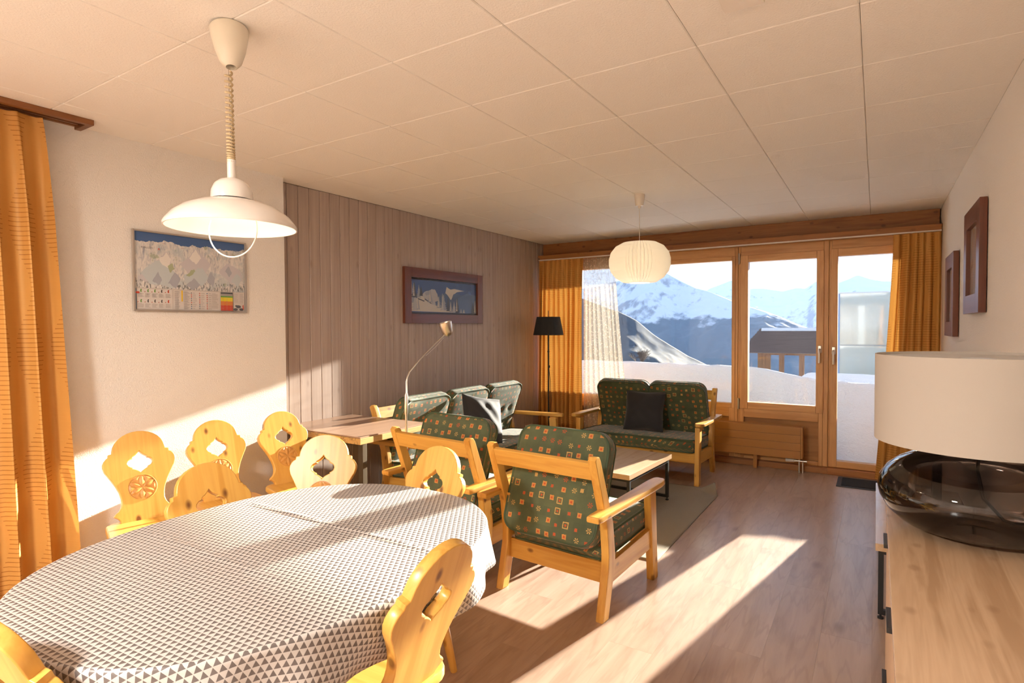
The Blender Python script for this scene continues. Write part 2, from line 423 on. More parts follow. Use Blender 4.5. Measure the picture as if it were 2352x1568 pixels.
def rosette_mesh():
    mb = MB(); bm = mb.bm; cz = .165*KH; r = .060
    n = 48                                                     # carved ring round the flower
    mb.lathe([(r+.0025, 0), (r+.001, .002), (r-.001, .002), (r-.0025, 0)], 48)
    for k in range(6):
        a0 = PI/2 + k*PI/3; d = Vector((math.cos(a0), math.sin(a0), 0)); p = Vector((-d.y, d.x, 0))
        for s in (1, -1):
            rim = [bm.verts.new(d*(r*t) + p*(s*.0155*math.sin(PI*t)**.8) + Vector((0, 0, .0004))) for t in (0, .12, .25, .4, .5, .6, .75, .88, .985)]
            rid = [bm.verts.new(d*(r*t) + Vector((0, 0, .005*math.sin(PI*max(.02, min(.98, t)))))) for t in (.12, .25, .4, .5, .6, .75, .88)]
            top = [rim[0]] + rid + [rim[-1]]
            for i in range(8):
                q = list(dict.fromkeys([rim[i], rim[i+1], top[i+1], top[i]]))
                if len(q) > 2: bm.faces.new(q)
        a1 = a0 + PI/6; e = Vector((math.cos(a1), math.sin(a1), 0))      # wedge cut between petals
        b1 = bm.verts.new(e*.018 + Vector((0, 0, .0004))); ring = [bm.verts.new(Vector((math.cos(a1+t)*r*.96, math.sin(a1+t)*r*.96, .0004))) for t in (-.36, -.12, .12, .36)]
        pk = bm.verts.new(e*.047 + Vector((0, 0, .0042)))
        for i in range(3): bm.faces.new((ring[i], ring[i+1], pk))
        bm.faces.new((b1, ring[0], pk)); bm.faces.new((ring[3], b1, pk))
    M_ = Matrix.Translation((0, 0, cz)) @ Matrix.Rotation(-PI/2, 4, 'X')
    bmesh.ops.transform(bm, matrix=M_, verts=bm.verts)
    return mb
LEAN = R(20)
def make_chair():
    t = thing('dining_chair', '', 'chair')
    b = link('backrest', chair_back_mesh(), pine_back, t, (0, -.165, .452), (LEAN, 0, 0))
    rosette_mesh().build('rosette', pine_carve, b, loc=(0, .0002, 0))['label'] = 'round carved six-petal flower'
    # seat board with rounded corners
    def seat_pts():
        c = [(.190, .19), (.165, -.21)]; pts = []
        for (sx, sy), (hw, yy), rr in (((1, 1), c[0], .05), ((-1, 1), c[0], .05), ((-1, -1), c[1], .06), ((1, -1), c[1], .06)):
            cx, cy = sx*(hw-rr), yy-sy*rr; a0 = {(1, 1): 0, (-1, 1): 90, (-1, -1): 180, (1, -1): 270}[(sx, sy)]
            pts += [(cx+rr*math.cos(R(a0+k*15)), cy+rr*math.sin(R(a0+k*15))) for k in range(7)]
        return pts
    MB().prism(seat_pts(), 2, .424, .456, .009).build('seat', pine[1], t, smooth=40)
    for sy in (.09, -.10): box('cross_batten', (-.15, sy-.03, .400), (.15, sy+.03, .4245), pine[0], t, .004)
    for sx in (1, -1):
        for sy, yy in ((1, .10), (-1, -.11)):
            MB().tube([(sx*.12, yy, .425), (sx*.145, yy+sy*.035, .22), (sx*.172, yy+sy*.072, 0)], [.016, .021, .014], 10).build('leg', pine[2], t, smooth=40)
    return t
ch0 = make_chair()
# spot = top of the backrest (x, y), heading it faces, label, group
spots = [
 ((-3.135, 1.425), -14, 'carved pine chair against the white wall, next to the orange curtain', 'pine dining chairs'),
 ((-3.135, 1.820), -12, 'carved pine chair against the white wall, middle one of the row of three', 'pine dining chairs'),
 ((-3.110, 2.225), -10, 'carved pine chair against the white wall, beside the wall-mounted side table', 'pine dining chairs'),
 ((-2.165, 1.218), -6, 'pine chair at the dining table with its back to the wall row', 'pine dining chairs'),
 ((-2.240, 1.850), -54, 'pine chair at the rounded table end in front of the wall-mounted side table', 'pine dining chairs'),
 ((-1.592, 1.928), -90, 'pine chair at the table end with its back against the two green armchairs', 'pine dining chairs'),
 ((-.875, 1.072), 180, 'pine chair pushed in at the table side opposite the white wall', 'pine dining chairs'),
 ((-1.364, .356), 102, 'pine chair at the table end away from the armchairs', 'pine dining chairs')]
for i, ((tx, ty), a, lab, grp) in enumerate(spots):
    o = ch0 if i == 0 else copy_tree(ch0)
    d = Vector((math.cos(R(a)), math.sin(R(a)), 0)); off = .165 + .44*math.sin(LEAN)
    o.location = Vector((tx, ty, 0)) + d*off; o.rotation_euler = (0, 0, R(a)-PI/2)
    tag(o, lab, 'chair', grp)

# ------------------------------------------------------------------ dining table and cloth
TCX, TCY, TA, TB, TZ = -1.465, 1.065, .503, .630, .745
def oval(t, a, b, p=2.35):
    c, s_ = math.cos(t), math.sin(t)
    return (math.copysign(abs(c)**(2/p), c)*a, math.copysign(abs(s_)**(2/p), s_)*b)
dt = thing('dining_table', 'oval pine extending dining table under the triangle-print cloth', 'table', (TCX, TCY, 0))
for s_, lab in ((1, 0), (-1, 0)):      # two leaves with the seam between
    arc = [oval(t, TA, TB) for t in np.linspace(0, PI, 33)] if s_ > 0 else [oval(t, TA, TB) for t in np.linspace(PI, 2*PI, 33)]
    pts = [p for p in arc if abs(p[1]) >= .17]
    x1 = max(abs(p[0]) for p in pts); yy = .172*s_
    pts = ([(x1, yy)] + pts + [(-x1, yy)]) if s_ > 0 else ([(-x1, yy)] + pts + [(x1, yy)])
    MB().prism(pts, 2, TZ-.030, TZ, .003).build('table_leaf', pine[0], dt, smooth=40)
box('table_insert', (-TA, -.170, TZ-.030), (TA, .170, TZ), pine[0], dt, .002)
box('apron', (-.30, -.36, TZ-.075), (.30, .36, TZ-.0305), pine[0], dt, .004)
box('pedestal', (-.045, -.075, .05), (.045, .075, TZ-.075), pine[2], dt, .008)
box('foot_bar', (-.035, -.185, 0), (.035, .185, .05), pine[1], dt, .010)
def cloth_mat():
    g = G('triangle_cloth'); uv = g.coord('UV'); sp = g.n('SeparateXYZ', {0: uv})
    b = .0170; h = b*.866; ca, sa = math.cos(R(64)), math.sin(R(64))
    e1 = g.vmath('DOT_PRODUCT', uv, (ca, sa, 0)); e2 = g.vmath('DOT_PRODUCT', uv, (sa, -ca, 0))
    rx = g.math('DIVIDE', e2, h); row = g.math('FLOOR', rx); v = g.math('FRACT', rx)
    sh = g.math('MULTIPLY', g.math('FLOORED_MODULO', row, 2.), .5)
    u = g.math('FRACT', g.math('ADD', g.math('DIVIDE', e1, b), sh))
    # dark triangle: base on the +x side, tip towards -x
    d = g.math('SUBTRACT', g.math('MULTIPLY', v, .5), g.math('ABSOLUTE', g.math('SUBTRACT', u, .5)))
    msk = g.math('GREATER_THAN', d, .028)
    msk = g.math('MULTIPLY', msk, g.math('LESS_THAN', v, .955))
    n = g.noise(uv, 9., 3)
    c = g.mix(msk, (.49, .465, .45), (.105, .090, .090))
    c = g.mix(g.math('MULTIPLY', n, .12), c, (.45, .35, .28))
    return g.done(c, .33, g.bump(g.noise(uv, 60., 2), .03, .002), **{'Specular IOR Level': .5})
def make_cloth():
    NT_, RI = 220, 60
    V, U = [], []; zt = TZ+.0035
    th = np.linspace(0, 2*PI, NT_, endpoint=False)
    a, b = TA+.006, TB+.006
    P = np.array([oval(t, a, b) for t in th]); nrm = np.array([(math.cos(t), math.sin(t)) for t in th])
    tan = np.roll(P, -1, 0)-np.roll(P, 1, 0); tan /= np.linalg.norm(tan, axis=1)[:, None]; out = np.stack([tan[:, 1], -tan[:, 0]], 1)
    arc = np.concatenate([[0], np.cumsum(np.linalg.norm(np.diff(P, axis=0), axis=1))])
    L = arc[-1]
    for k in range(RI):                                        # top
        f = (k+.02)/(RI-1+.02)
        for i in range(NT_):
            x, y = P[i]*f
            z = zt + (.0045*math.exp(-((y-.172)/.007)**2) + .0022*math.exp(-((y+.172)/.007)**2))*(1 if abs(x) < .42 else 0)
            z += .0016*(vnoise(x*9+40, y*9+40)-.5)*(1-f**6)
            V.append((x, y, z)); U.append((x, y))
    # one wrinkle line along the old fold
    drop = [.004, .010, .022, .045, .075, .105, .135, .165]
    for k, d in enumerate(drop):
        for i in range(NT_):
            q = arc[i]/L
            fold = (math.sin(2*PI*q*15+1.2)*.6+math.sin(2*PI*q*23+.4)*.4)
            hem = 1 + .16*math.sin(2*PI*q*4+.8) + .06*math.sin(2*PI*q*9)
            dd = d*hem
            amp = .024*(dd/.165)**1.2
            o = min(.009, d*.9) + amp*(fold+.35)
            p = P[i]+out[i]*max(o, .004)
            zz = zt-max(0, dd-.004)
            for (sx, sy), ca, _l, _g in spots:                  # the hang is pushed in where a chair back stands against it
                dd_ = np.array([math.cos(R(ca)), math.sin(R(ca))]); rel = np.array([p[0]+TCX-sx, p[1]+TCY-sy])
                lat = abs(rel[0]*dd_[1]-rel[1]*dd_[0]); wgt = min(1., max(0., (.30-lat)/.12)); wgt = wgt*wgt*(3-2*wgt)
                if wgt > 0 and abs(rel@dd_) < .4 and k > 2:
                    sgn = rel@dd_*math.cos(LEAN)+(zz-.866)*math.sin(LEAN)
                    if sgn < .010: p = p+dd_*wgt*(.010-sgn)/math.cos(LEAN)
            V.append((p[0], p[1], zz)); e = P[i]+out[i]*(d*hem+.004); U.append((e[0], e[1]))
    F = grid_faces(NT_, RI+len(drop), 0, True)
    F.append(tuple(range(NT_-1, -1, -1))[::1])
    return V, F, U
V, F, U = make_cloth()
# aligned rows: rows run along y on the +x and -x hangs
cl = np_mesh('tablecloth', V, F, cloth_mat(), None, U)
cl.location = (TCX, TCY, 0)
sm = cl.modifiers.new('thick', 'SOLIDIFY'); sm.thickness = .0015; sm.offset = 1
tag(cl, 'grey and white triangle-print cloth draped over the oval dining table', 'tablecloth')

# ------------------------------------------------------------------ upholstery
def fabric_mat():
    g = G('green_patterned_fabric'); uv = g.coord('UV')
    p = g.vmath('SCALE', uv, scale=1/.056)
    idv = g.vmath('FLOOR', p); f = g.vmath('SUBTRACT', g.vmath('FRACTION', p), (.5, .5, .5))
    wn = g.n('TexWhiteNoise', {'Vector': idv}, noise_dimensions='2D').outputs['Color']
    s = g.n('SeparateColor', {0: wn}); r, gg, bb = s.outputs[0], s.outputs[1], s.outputs[2]
    off = g.n('CombineXYZ', {0: g.math('MULTIPLY', g.math('SUBTRACT', gg, .5), .36), 1: g.math('MULTIPLY', g.math('SUBTRACT', bb, .5), .36), 2: 0.}).outputs[0]
    q = g.n('SeparateXYZ', {0: g.vmath('SUBTRACT', f, off)}); x, y = q.outputs[0], q.outputs[1]
    ax, ay = g.math('ABSOLUTE', x), g.math('ABSOLUTE', y); m = g.math('MAXIMUM', ax, ay)
    lt = lambda a, b: g.math('LESS_THAN', a, b)
    gt = lambda a, b: g.math('GREATER_THAN', a, b)
    mul = lambda a, b: g.math('MULTIPLY', a, b)
    rng = lambda lo, hi: mul(gt(r, lo), lt(r, hi))
    n = g.noise(uv, 6., 4, .6); wv = g.noise(g.mapping(uv, (60, 900, 1)), 1., 2)
    c = g.ramp(n, [(.3, (.060, .078, .036)), (.7, (.100, .125, .060))])
    # faint darker check behind
    ck = g.n('TexWhiteNoise', {'Vector': g.vmath('FLOOR', g.vmath('SCALE', uv, scale=1/.045))}, noise_dimensions='2D').outputs['Value']
    c = g.mix(mul(ck, .3), c, (.03, .045, .024))
    OR, RD, YE = (.54, .235, .055), (.46, .075, .015), (.52, .32, .10)
    wob = g.math('ADD', m, mul(g.math('SUBTRACT', g.noise(uv, 220., 1), .5), .10))
    c = g.mix(mul(rng(.0, .30), lt(wob, .215)), c, OR)
    c = g.mix(mul(rng(.0, .30), lt(wob, .10)), c, RD)
    c = g.mix(mul(rng(.30, .50), lt(wob, .135)), c, RD)
    c = g.mix(mul(rng(.50, .62), mul(gt(wob, .20), lt(wob, .29))), c, YE)
    c = g.mix(mul(rng(.50, .62), lt(wob, .10)), c, RD)
    d = g.math('SQRT', g.math('ADD', mul(x, x), mul(y, y))); th = g.math('ARCTAN2', y, x)
    star = mul(mul(gt(g.math('ABSOLUTE', g.math('COSINE', mul(th, 3.))), .72), lt(d, .24)), gt(d, .05))
    c = g.mix(mul(rng(.62, .74), star), c, YE)
    c = g.mix(mul(rng(.74, .84), star), c, RD)
    c = g.mix(mul(rng(.84, .90), lt(wob, .17)), c, YE)
    c = g.mix(mul(wv, .25), c, (.03, .04, .02))
    return g.done(c, .85, g.bump(wv, .15, .002), **{'Sheen Weight': .25, 'Sheen Roughness': .5})
m_fab = fabric_mat()
m_pipe = plain('green_piping', (.055, .085, .045), .8)
m_blackfab = G('black_fabric')
_v = m_blackfab.coord(); m_blackfab = m_blackfab.done((.016, .016, .020), .85, m_blackfab.bump(m_blackfab.noise(_v, 400., 2), .2, .002), **{'Sheen Weight': .3})
m_bed = plain('cushion_edge', (.05, .075, .035), .85)
def rrect(w, h, r, n):
    """n points round a rounded rectangle, evenly spread"""
    pts = []
    cs = [(w/2-r, h/2-r, 0), (-w/2+r, h/2-r, 90), (-w/2+r, -h/2+r, 180), (w/2-r, -h/2+r, 270)]
    raw = []
    for cx, cy, a in cs: raw += [(cx+r*math.cos(R(a+k*9)), cy+r*math.sin(R(a+k*9))) for k in range(11)]
    raw.append(raw[0]); raw = np.array(raw); sl = np.concatenate([[0], np.cumsum(np.linalg.norm(np.diff(raw, axis=0), axis=1))])
    t = np.linspace(0, sl[-1], n, endpoint=False)
    return np.stack([np.interp(t, sl, raw[:, 0]), np.interp(t, sl, raw[:, 1])], 1)
def cushion(name, w, h, t, r, parent, tufts=(), uvoff=(0, 0), puff=.35, loc=(0, 0, 0), rot=(0, 0, 0), sag=0., piping=True):
    """flat in xy, front = +z; thickness t"""
    n, K = 96, 18; B = rrect(w, h, r, n); V, U = [], []
    te = t*(1-puff)
    def thick(x, y):
        e = max(0., 1-(abs(2*x/w))**3.2)*max(0., 1-(abs(2*y/h))**3.2)
        return te + (t-te)*e**.55
    for side in (1, -1):
        for k in range(K):
            f = (k+.03)/(K-1+.03); f = f**.9
            for i in range(n):
                x, y = B[i]*f; z = thick(x, y)/2
                if side > 0:
                    for (tx, ty) in tufts: z -= .011*math.exp(-(((x-tx)**2+(y-ty)**2)/.0011)) + .008*math.exp(-(((x-tx)**2+(y-ty)**2)/.009))
                    z -= sag*max(0, 1-(2*x/w)**2)*max(0, 1-(2*y/h)**2)
                else:
                    for (tx, ty) in tufts: z -= .012*math.exp(-(((x-tx)**2+(y-ty)**2)/.002))
                z += .004*(vnoise(x*7+uvoff[0]*3+9, y*7+uvoff[1]*3+9)-.5)
                V.append((x, y, side*z)); U.append((x+uvoff[0], y+uvoff[1]+(0 if side > 0 else 3.3)))
    F = grid_faces(n, K, 0, True) + [tuple(reversed(q)) for q in grid_faces(n, K, n*K, True)]
    F.append(tuple(range(n))[::-1]); F.append(tuple(n*K+i for i in range(n)))
    # side wall, slightly bulged
    base = len(V); ring0 = n*(K-1); ring1 = n*K+n*(K-1)
    for q in (.25, .5, .75):
        for i in range(n):
            d = B[i]/np.linalg.norm(B[i]); p = B[i]+d*.012*math.sin(PI*q); z = V[ring0+i][2]*(1-q)+V[ring1+i][2]*q
            V.append((p[0], p[1], z)); U.append((B[i][0]+uvoff[0]+d[0]*t*q, B[i][1]+uvoff[1]+d[1]*t*q))
    rows = [ring0] + [base+n*k for k in range(3)] + [ring1]
    for a, b in zip(rows, rows[1:]):
        for i in range(n): F.append((a+i, b+i, b+(i+1) % n, a+(i+1) % n))
    o = np_mesh(name, V, F, m_fab, parent, U); o.location = loc; o.rotation_euler = rot
    if piping:
        for rr in (ring0, ring1):
            mb = MB(); mb.tube([Vector(V[rr+i])*1.004 for i in range(0, n)], .0055, 6, closed=True)
            mb.build('piping', m_pipe, o, smooth=60)
    return o
def make_seat(name, label, cat, W, N, loc, rz, group=None, seed=0):
    """wooden frame with loose cushions; local +y = front, origin between the rear feet"""
    t = thing(name, label, cat, loc, rz, group); hx = W/2
    for s in (1, -1):
        xo, xi = s*hx, s*(hx-.042); x0, x1 = min(xo, xi), max(xo, xi)
        prof = [(-.028, 0), (.030, 0), (.098, .235), (.100, .29), (.078, .45), (-.045, .765), (-.060, .785), (-.085, .787), (-.100, .772), (.012, .45), (.030, .30), (.026, .235)]
        MB().prism(prof, 0, x0, x1, .006).build('back_post', pine[2], t, smooth=40)
        MB().prism([(.545, 0), (.605, 0), (.575, .50), (.500, .50)], 0, x0+s*.004, x1+s*.004, .005).build('front_leg', pine[2], t, smooth=40)
        side = [(.05, .155), (.535, .180), (.535, .285), (.05, .255)]
        MB().prism(side, 0, min(s*(hx-.006), s*(hx-.034)), max(s*(hx-.006), s*(hx-.034)), .003).build('side_rail', pine[1], t, smooth=40)
        # armrest: long paddle, wider to the front
        arm = [(-.030, -.135), (.030, -.135), (.036, -.10), (.043, .30), (.044, .56), (.036, .615), (.018, .635), (-.018, .635), (-.034, .615), (-.040, .56), (-.036, .30), (-.034, -.10)]
        cx = s*(hx+.004)
        mb = MB(); mb.prism([(cx+a*s, b) for a, b in arm], 2, .502, .532, .008)
        for v in mb.bm.verts: v.co.z += .012*(v.co.y/.6)
        mb.build('armrest', pine[1], t, smooth=40)
    ix = hx-.042
    def rail(n_, y0, y1, z0, z1, tilt):
        o = MB().box((-ix-.004, -.0125, -(z1-z0)/2), (ix+.004, .0125, (z1-z0)/2), .004).build(n_, pine[0], t, smooth=40)
        o.location = (0, (y0+y1)/2, (z0+z1)/2); o.rotation_euler = (tilt, 0, 0)
    rail('back_rail', -.075, -.055, .672, .762, R(20)); rail('back_rail', .028, .05, .415, .507, R(15)); rail('seat_rail', .055, .075, .150, .250, R(-3))
    rail('seat_rail', .548, .566, .185, .280, 0)
    for k in range(max(3, int(W*5))):                       # slats under the seat cushion
        xx = -ix+.06+(2*ix-.12)*k/(max(3, int(W*5))-1)
        o = MB().box((xx-.03, .06, -.008), (xx+.03, .55, .008), .003).build('seat_slat', pine[1], t); o.location = (0, 0, .242); o.rotation_euler = (R(2.6), 0, 0)
    cw = (2*ix-.012)
    so_ = (seed*1.37, seed*.71)
    cushion('seat_cushion', cw, .56, .135, .045, t, [], so_, .25, (0, .335, .325), (R(3), 0, 0), .006)
    bw = cw/N
    for k in range(N):
        xx = -cw/2+bw*(k+.5)
        tf = [(-.13, .02), (0, .02), (.13, .02)] if N > 1 or True else []
        tf = [(a*bw/.52, b) for a, b in tf] + [(a*bw/.52, -.14) for a in (-.13, 0, .13)]
        cushion('back_cushion', bw-.004, .545, .115, .08, t, tf, (so_[0]+k*.9+.4, so_[1]+.3+k*.4), .40, (xx, .092, .582), (R(110), 0, PI))
    return t
make_seat('armchair', 'green patterned pine armchair standing beside the rug, clear of the dining table', 'armchair', .635, 1, (-1.372, 2.500, 0), R(-4.5), 'green armchairs', 1)
make_seat('armchair', 'green patterned pine armchair behind a dining chair, beside the thin silver lamp', 'armchair', .635, 1, (-2.128, 2.572, 0), R(-5.5), 'green armchairs', 2)
make_seat('loveseat', 'two-seat green patterned pine sofa below the window', 'sofa', 1.165, 2, (-1.862, 5.60, 0), PI, 'green sofas', 3)
make_seat('sofa', 'three-seat green patterned pine sofa along the grey plank wall', 'sofa', 1.79, 3, (-3.170, 4.015, 0), R(-90), 'green sofas', 4)
def pillow(label, loc, rot, s=.40):
    n = 27; V, U = [], []
    for side in (1, -1):
        for j in range(n):
            for i in range(n):
                u, v = 2*i/(n-1)-1, 2*j/(n-1)-1
                x = u*s/2*(1-.07*(1-abs(v))**1.2); y = v*s/2*(1-.07*(1-abs(u))**1.2)
                z = .075*((1-u**2)*(1-v**2))**.42*(1+.12*(vnoise(u*3+5, v*3+8)-.5))
                z += .004*math.sin(9*(u+v))*(1-u*u)*(1-v*v)
                V.append((x, y, side*z)); U.append((x, y))
    F = grid_faces(n, n) + [tuple(reversed(q)) for q in grid_faces(n, n, n*n)]
    o = np_mesh('throw_pillow', V, F, m_blackfab, None, U); o.location = loc; o.rotation_euler = rot
    return tag(o, label, 'pillow', 'plain black throw pillows')
pillow('plain black pillow leaning on the two-seat sofa below the window', (-1.86, 5.285, .575), (R(72), 0, R(3)), .38)
pillow('plain black pillow tilted on the three-seat sofa along the grey wall', (-2.80, 3.95, .602), (R(68), R(12), R(70)), .40)
# ------------------------------------------------------------------ coffee table, tv bench
m_oak = wood('pale_oak_board', 1, (.60, .43, .28), (.48, .32, .19), .2, .12, .8)
m_oakside = wood('oak_edge', 0, (.62, .36, .13), (.50, .27, .08), .45, .0)
def steel_table(name, label, cat, w, d, h, loc, rz, ft=.035):
    t = thing(name, label, cat, loc, rz)
    box('tabletop', (-w/2, -d/2, h-ft), (w/2, d/2, h), m_oak, t, .002)
    b = .022
    for s in (1, -1):          # closed leg frame at either end
        y0 = s*(d/2-.03); ya, yb = min(y0, y0-s*b), max(y0, y0-s*b)
        mb = MB(); zt = h-ft
        mb.box((-w/2+.012, ya, .022), (-w/2+.012+b, yb, zt)); mb.box((w/2-.012-b, ya, .022), (w/2-.012, yb, zt))
        mb.box((-w/2+.012+b, ya, .022), (w/2-.012-b, yb, .022+b)); mb.box((-w/2+.012+b, ya, zt-b), (w/2-.012-b, yb, zt))
        o = mb.build('leg_frame', m_black, t)
        for sx in (1, -1): MB().lathe([(0, 0), (.013, 0), (.013, .008), (.005, .009), (.005, .023), (0, .023)], 12, (sx*(w/2-.023), (ya+yb)/2, 0)).build('foot', m_black, o)
    for sx in (1, -1): box('side_bar', (sx*(w/2-.023)-.011, -d/2+.03+b, h-ft-b), (sx*(w/2-.023)+.011, d/2-.03-b, h-ft), m_black, t)
    return t
ct = steel_table('coffee_table', 'low oak-topped coffee table with black steel legs on the rug', 'table', .56, .80, .358, (-1.665, 4.125, .0075), R(-3.5))
tag(box('table_scratch', (0, 0, 0), (.001, .001, .001), m_black, None), '', '') if False else None
steel_table('tv_bench', 'low oak-topped television bench with black steel legs along the right wall', 'bench', .42, 1.22, .365, (.215, 3.755, 0), 0)
# television seen edge on
tv = thing('television', 'flat black television standing on the low bench by the wall', 'television', (.245, 3.80, .365))
box('screen', (-.02, -.47, .07), (.02, .47, .60), plain('tv_black', (.01, .01, .012), .15), tv, .004)
box('stand', (-.09, -.16, .0), (.09, .16, .012), m_black, tv, .003); box('neck', (-.015, -.04, .012), (.015, .04, .09), m_black, tv)
# rug with one curled corner
def rug():
    n, m = 70, 90; x0, x1, y0, y1 = -2.40, -1.075, 3.265, 4.965; V, U = [], []
    for j in range(m):
        for i in range(n):
            x = x0+(x1-x0)*i/(n-1); y = y0+(y1-y0)*j/(m-1)
            c = max(0, 1-math.hypot(x-x1, (y-y1))/.17)
            z = .006+.0015*(vnoise(x*8, y*8)-.5)+.075*c**1.1
            V.append((x-.05*c, y-.05*c, z)); U.append((x, y))
    g = G('woven_rug'); uv = g.coord('UV')
    w1_ = g.n('TexWave', {'Vector': uv, 'Scale': 60., 'Distortion': .4}, bands_direction='X').outputs['Fac']; w2_ = g.n('TexWave', {'Vector': uv, 'Scale': 75., 'Distortion': .4}, bands_direction='Y').outputs['Fac']
    ww = g.math('MULTIPLY', w1_, w2_); n_ = g.noise(uv, 3., 3)
    c = g.mix(ww, (.28, .25, .20), (.45, .40, .335)); c = g.mix(g.math('MULTIPLY', n_, .3), c, (.25, .22, .17))
    o = np_mesh('rug', V, grid_faces(n, m), g.done(c, .95, g.bump(ww, .5, .004)), None, U)
    s = o.modifiers.new('thick', 'SOLIDIFY'); s.thickness = .006; s.offset = -1
    tag(o, 'plain woven grey rug with one curled corner under the coffee table', 'rug')
rug()
# door mat
dm = thing('door_mat', 'flat black rubber-edged mat on the floor inside the glass door', 'mat', (-.02, 5.80, 0))
box('rubber_edge', (-.262, -.175, 0), (.262, .175, .006), plain('mat_rubber', (.045, .042, .045), .7), dm, .002)
box('pile', (-.225, -.152, .006), (.225, .152, .010), G('mat_pile').done((.012, .010, .009), .95), dm, .001)
# ------------------------------------------------------------------ wall-mounted side table
st = thing('wall_table', 'wood-topped side table fixed to the grey plank wall in the corner', 'table', (-3.45, 2.465, 0))
TZ2 = .708
box('tabletop', (.001, 0, TZ2-.008), (.785, .628, TZ2), wood('side_table_top', 1, (.36, .235, .165), (.24, .145, .10), .3, .0, .8), st, .001)
medge = wood('worn_edge', 1, (.55, .34, .12), (.20, .12, .045), .4, .3, 2.)
box('edge_band', (.745, -.006, TZ2-.046), (.791, .634, TZ2-.0085), medge, st, .002); box('edge_band', (.001, -.006, TZ2-.046), (.745, .03, TZ2-.0085), medge, st, .002)
box('edge_band', (.001, .598, TZ2-.046), (.745, .634, TZ2-.0085), medge, st, .002)
box('leg', (.46, .28, 0), (.505, .32, TZ2-.0085), plain('bronze_leg', (.16, .125, .085), .35, Metallic=.7), st, .002)
# ------------------------------------------------------------------ sideboard
sb = thing('sideboard', 'oak-finish sideboard carrying the smoked glass lamp along the right wall', 'sideboard', (.0, .0, 0))
m_sb = wood('sideboard_oak', 1, (.56, .385, .245), (.40, .25, .145), .25, .35, 1.3, knotcol=(.20, .10, .05))
m_sbx = wood('sideboard_oak_side', 2, (.55, .37, .225), (.42, .26, .14), .42, .2, .7)
SX, SY0, SY1, SZ = .030, .62, 2.18, .83
box('tabletop', (SX, SY0, SZ-.028), (XR-.004, SY1, SZ), m_sb, sb, .0015)
box('side_panel', (SX+.02, SY1-.028, .04), (XR-.004, SY1-.004, SZ-.0285), m_sbx, sb, .001); box('side_panel', (SX+.02, SY0+.004, .04), (XR-.004, SY0+.028, SZ-.0285), m_sbx, sb, .001)
box('back_panel', (XR-.016, SY0+.028, .04), (XR-.006, SY1-.028, SZ-.0285), m_sbx, sb); box('bottom_panel', (SX+.02, SY0+.028, .04), (XR-.016, SY1-.028, .06), m_sb, sb)
nd = 3; dw = (SY1-SY0-.012)/nd
for k in range(nd):
    y0 = SY0+.006+k*dw
    for z0, z1 in ((.045, .40), (.405, SZ-.032)):
        dr = box('drawer_front', (SX+.003, y0+.002, z0), (SX+.0195, y0+dw-.002, z1), m_sbx, sb, .001)
        box('grip', (SX-.008, y0+dw/2-.05, z1-.03), (SX+.003, y0+dw/2+.05, z1-.018), m_black, dr, .001)
box('plinth', (SX+.045, SY0+.04, 0), (XR-.03, SY1-.04, .04), m_black, sb)
# ------------------------------------------------------------------ smoked glass lamp
LX, LY = .226, 1.93
tl = thing('table_lamp', 'large table lamp with smoked glass base and drum shade on the sideboard', 'lamp', (LX, LY, SZ))
def smoke_glass():
    g = G('smoked_glass'); fr = g.n('Fresnel', {'IOR': 1.5}).outputs[0]; lw = g.n('LayerWeight', {'Blend': .35}).outputs['Facing']
    a = g.n('BsdfTransparent', {'Color': g.mix(g.math('POWER', lw, 2.2), (.36, .31, .285), (.04, .032, .03))}).outputs[0]
    b = g.n('BsdfGlossy', {'Color': (1, 1, 1), 'Roughness': .01}).outputs[0]
    return g.shader(g.n('MixShader', {0: g.math('MULTIPLY', fr, .9, clamp=True), 1: a, 2: b}).outputs[0])
vr = .198
prof = [(0, .004), (.085, .0), (.115, .003), (.160, .020), (.190, .050), (.207, .086), (.211, .112), (.207, .138), (.192, .168), (.165, .195), (.128, .218), (.085, .234), (.052, .241), (.045, .245), (.044, .262)]
prof = [(r*1.045, z*.925) for r, z in prof]
MB().lathe(prof, 64).build('glass_base', smoke_glass(), tl, smooth=70)
MB().lathe([(0, .212), (.040, .212), (.042, .243), (.046, .244), (.046, .275), (.02, .277), (.02, .30), (0, .30)], 32).build('neck_fitting', plain('dark_fitting', (.05, .045, .042), .3, Metallic=.8), tl, smooth=40)
def shade_mat(name, c, tr, tc):
    g = G(name); v = g.coord(); n = g.noise(g.mapping(v, (300, 300, 300)), 1., 2)
    cc = g.mix(g.math('MULTIPLY', n, .15), c, tuple(a*.8 for a in c))
    a = g.n('BsdfDiffuse', {'Color': cc}).outputs[0]; b = g.n('BsdfTranslucent', {'Color': tc}).outputs[0]
    return g.shader(g.n('MixShader', {0: tr, 1: a, 2: b}).outputs[0])
m_shade = shade_mat('linen_shade', (.56, .515, .46), .25, (.58, .52, .46))
sr, z0, z1 = .229, .236, .470
MB().lathe([(sr, z0), (sr, z1), (sr-.004, z1), (sr-.004, z0)], 96, closed=True).build('shade', m_shade, tl, smooth=40)
MB().lathe([(.040, z1-.009), (sr-.004, z1-.008), (sr-.004, z1-.011), (.040, z1-.012)], 96, closed=True).build('diffuser', shade_mat('shade_diffuser', (.72, .70, .68), .3, (.7, .7, .7)), tl, smooth=40)
MB().tube([(0, 0, .29), (.002, 0, .25), (.004, -.01, .22), (.0, -.02, .17), (.012, -.03, .10), (.05, -.05, .055), (.07, -.05, .05), (.12, -.03, .051), (.17, 0, .052)], .0042, 8).build('cord', plain('black_cord', (.01, .01, .01), .5), tl, smooth=60)
MB().tube([(0, 0, .30), (0, 0, .455)], .006, 8).build('stem', m_metal, tl)
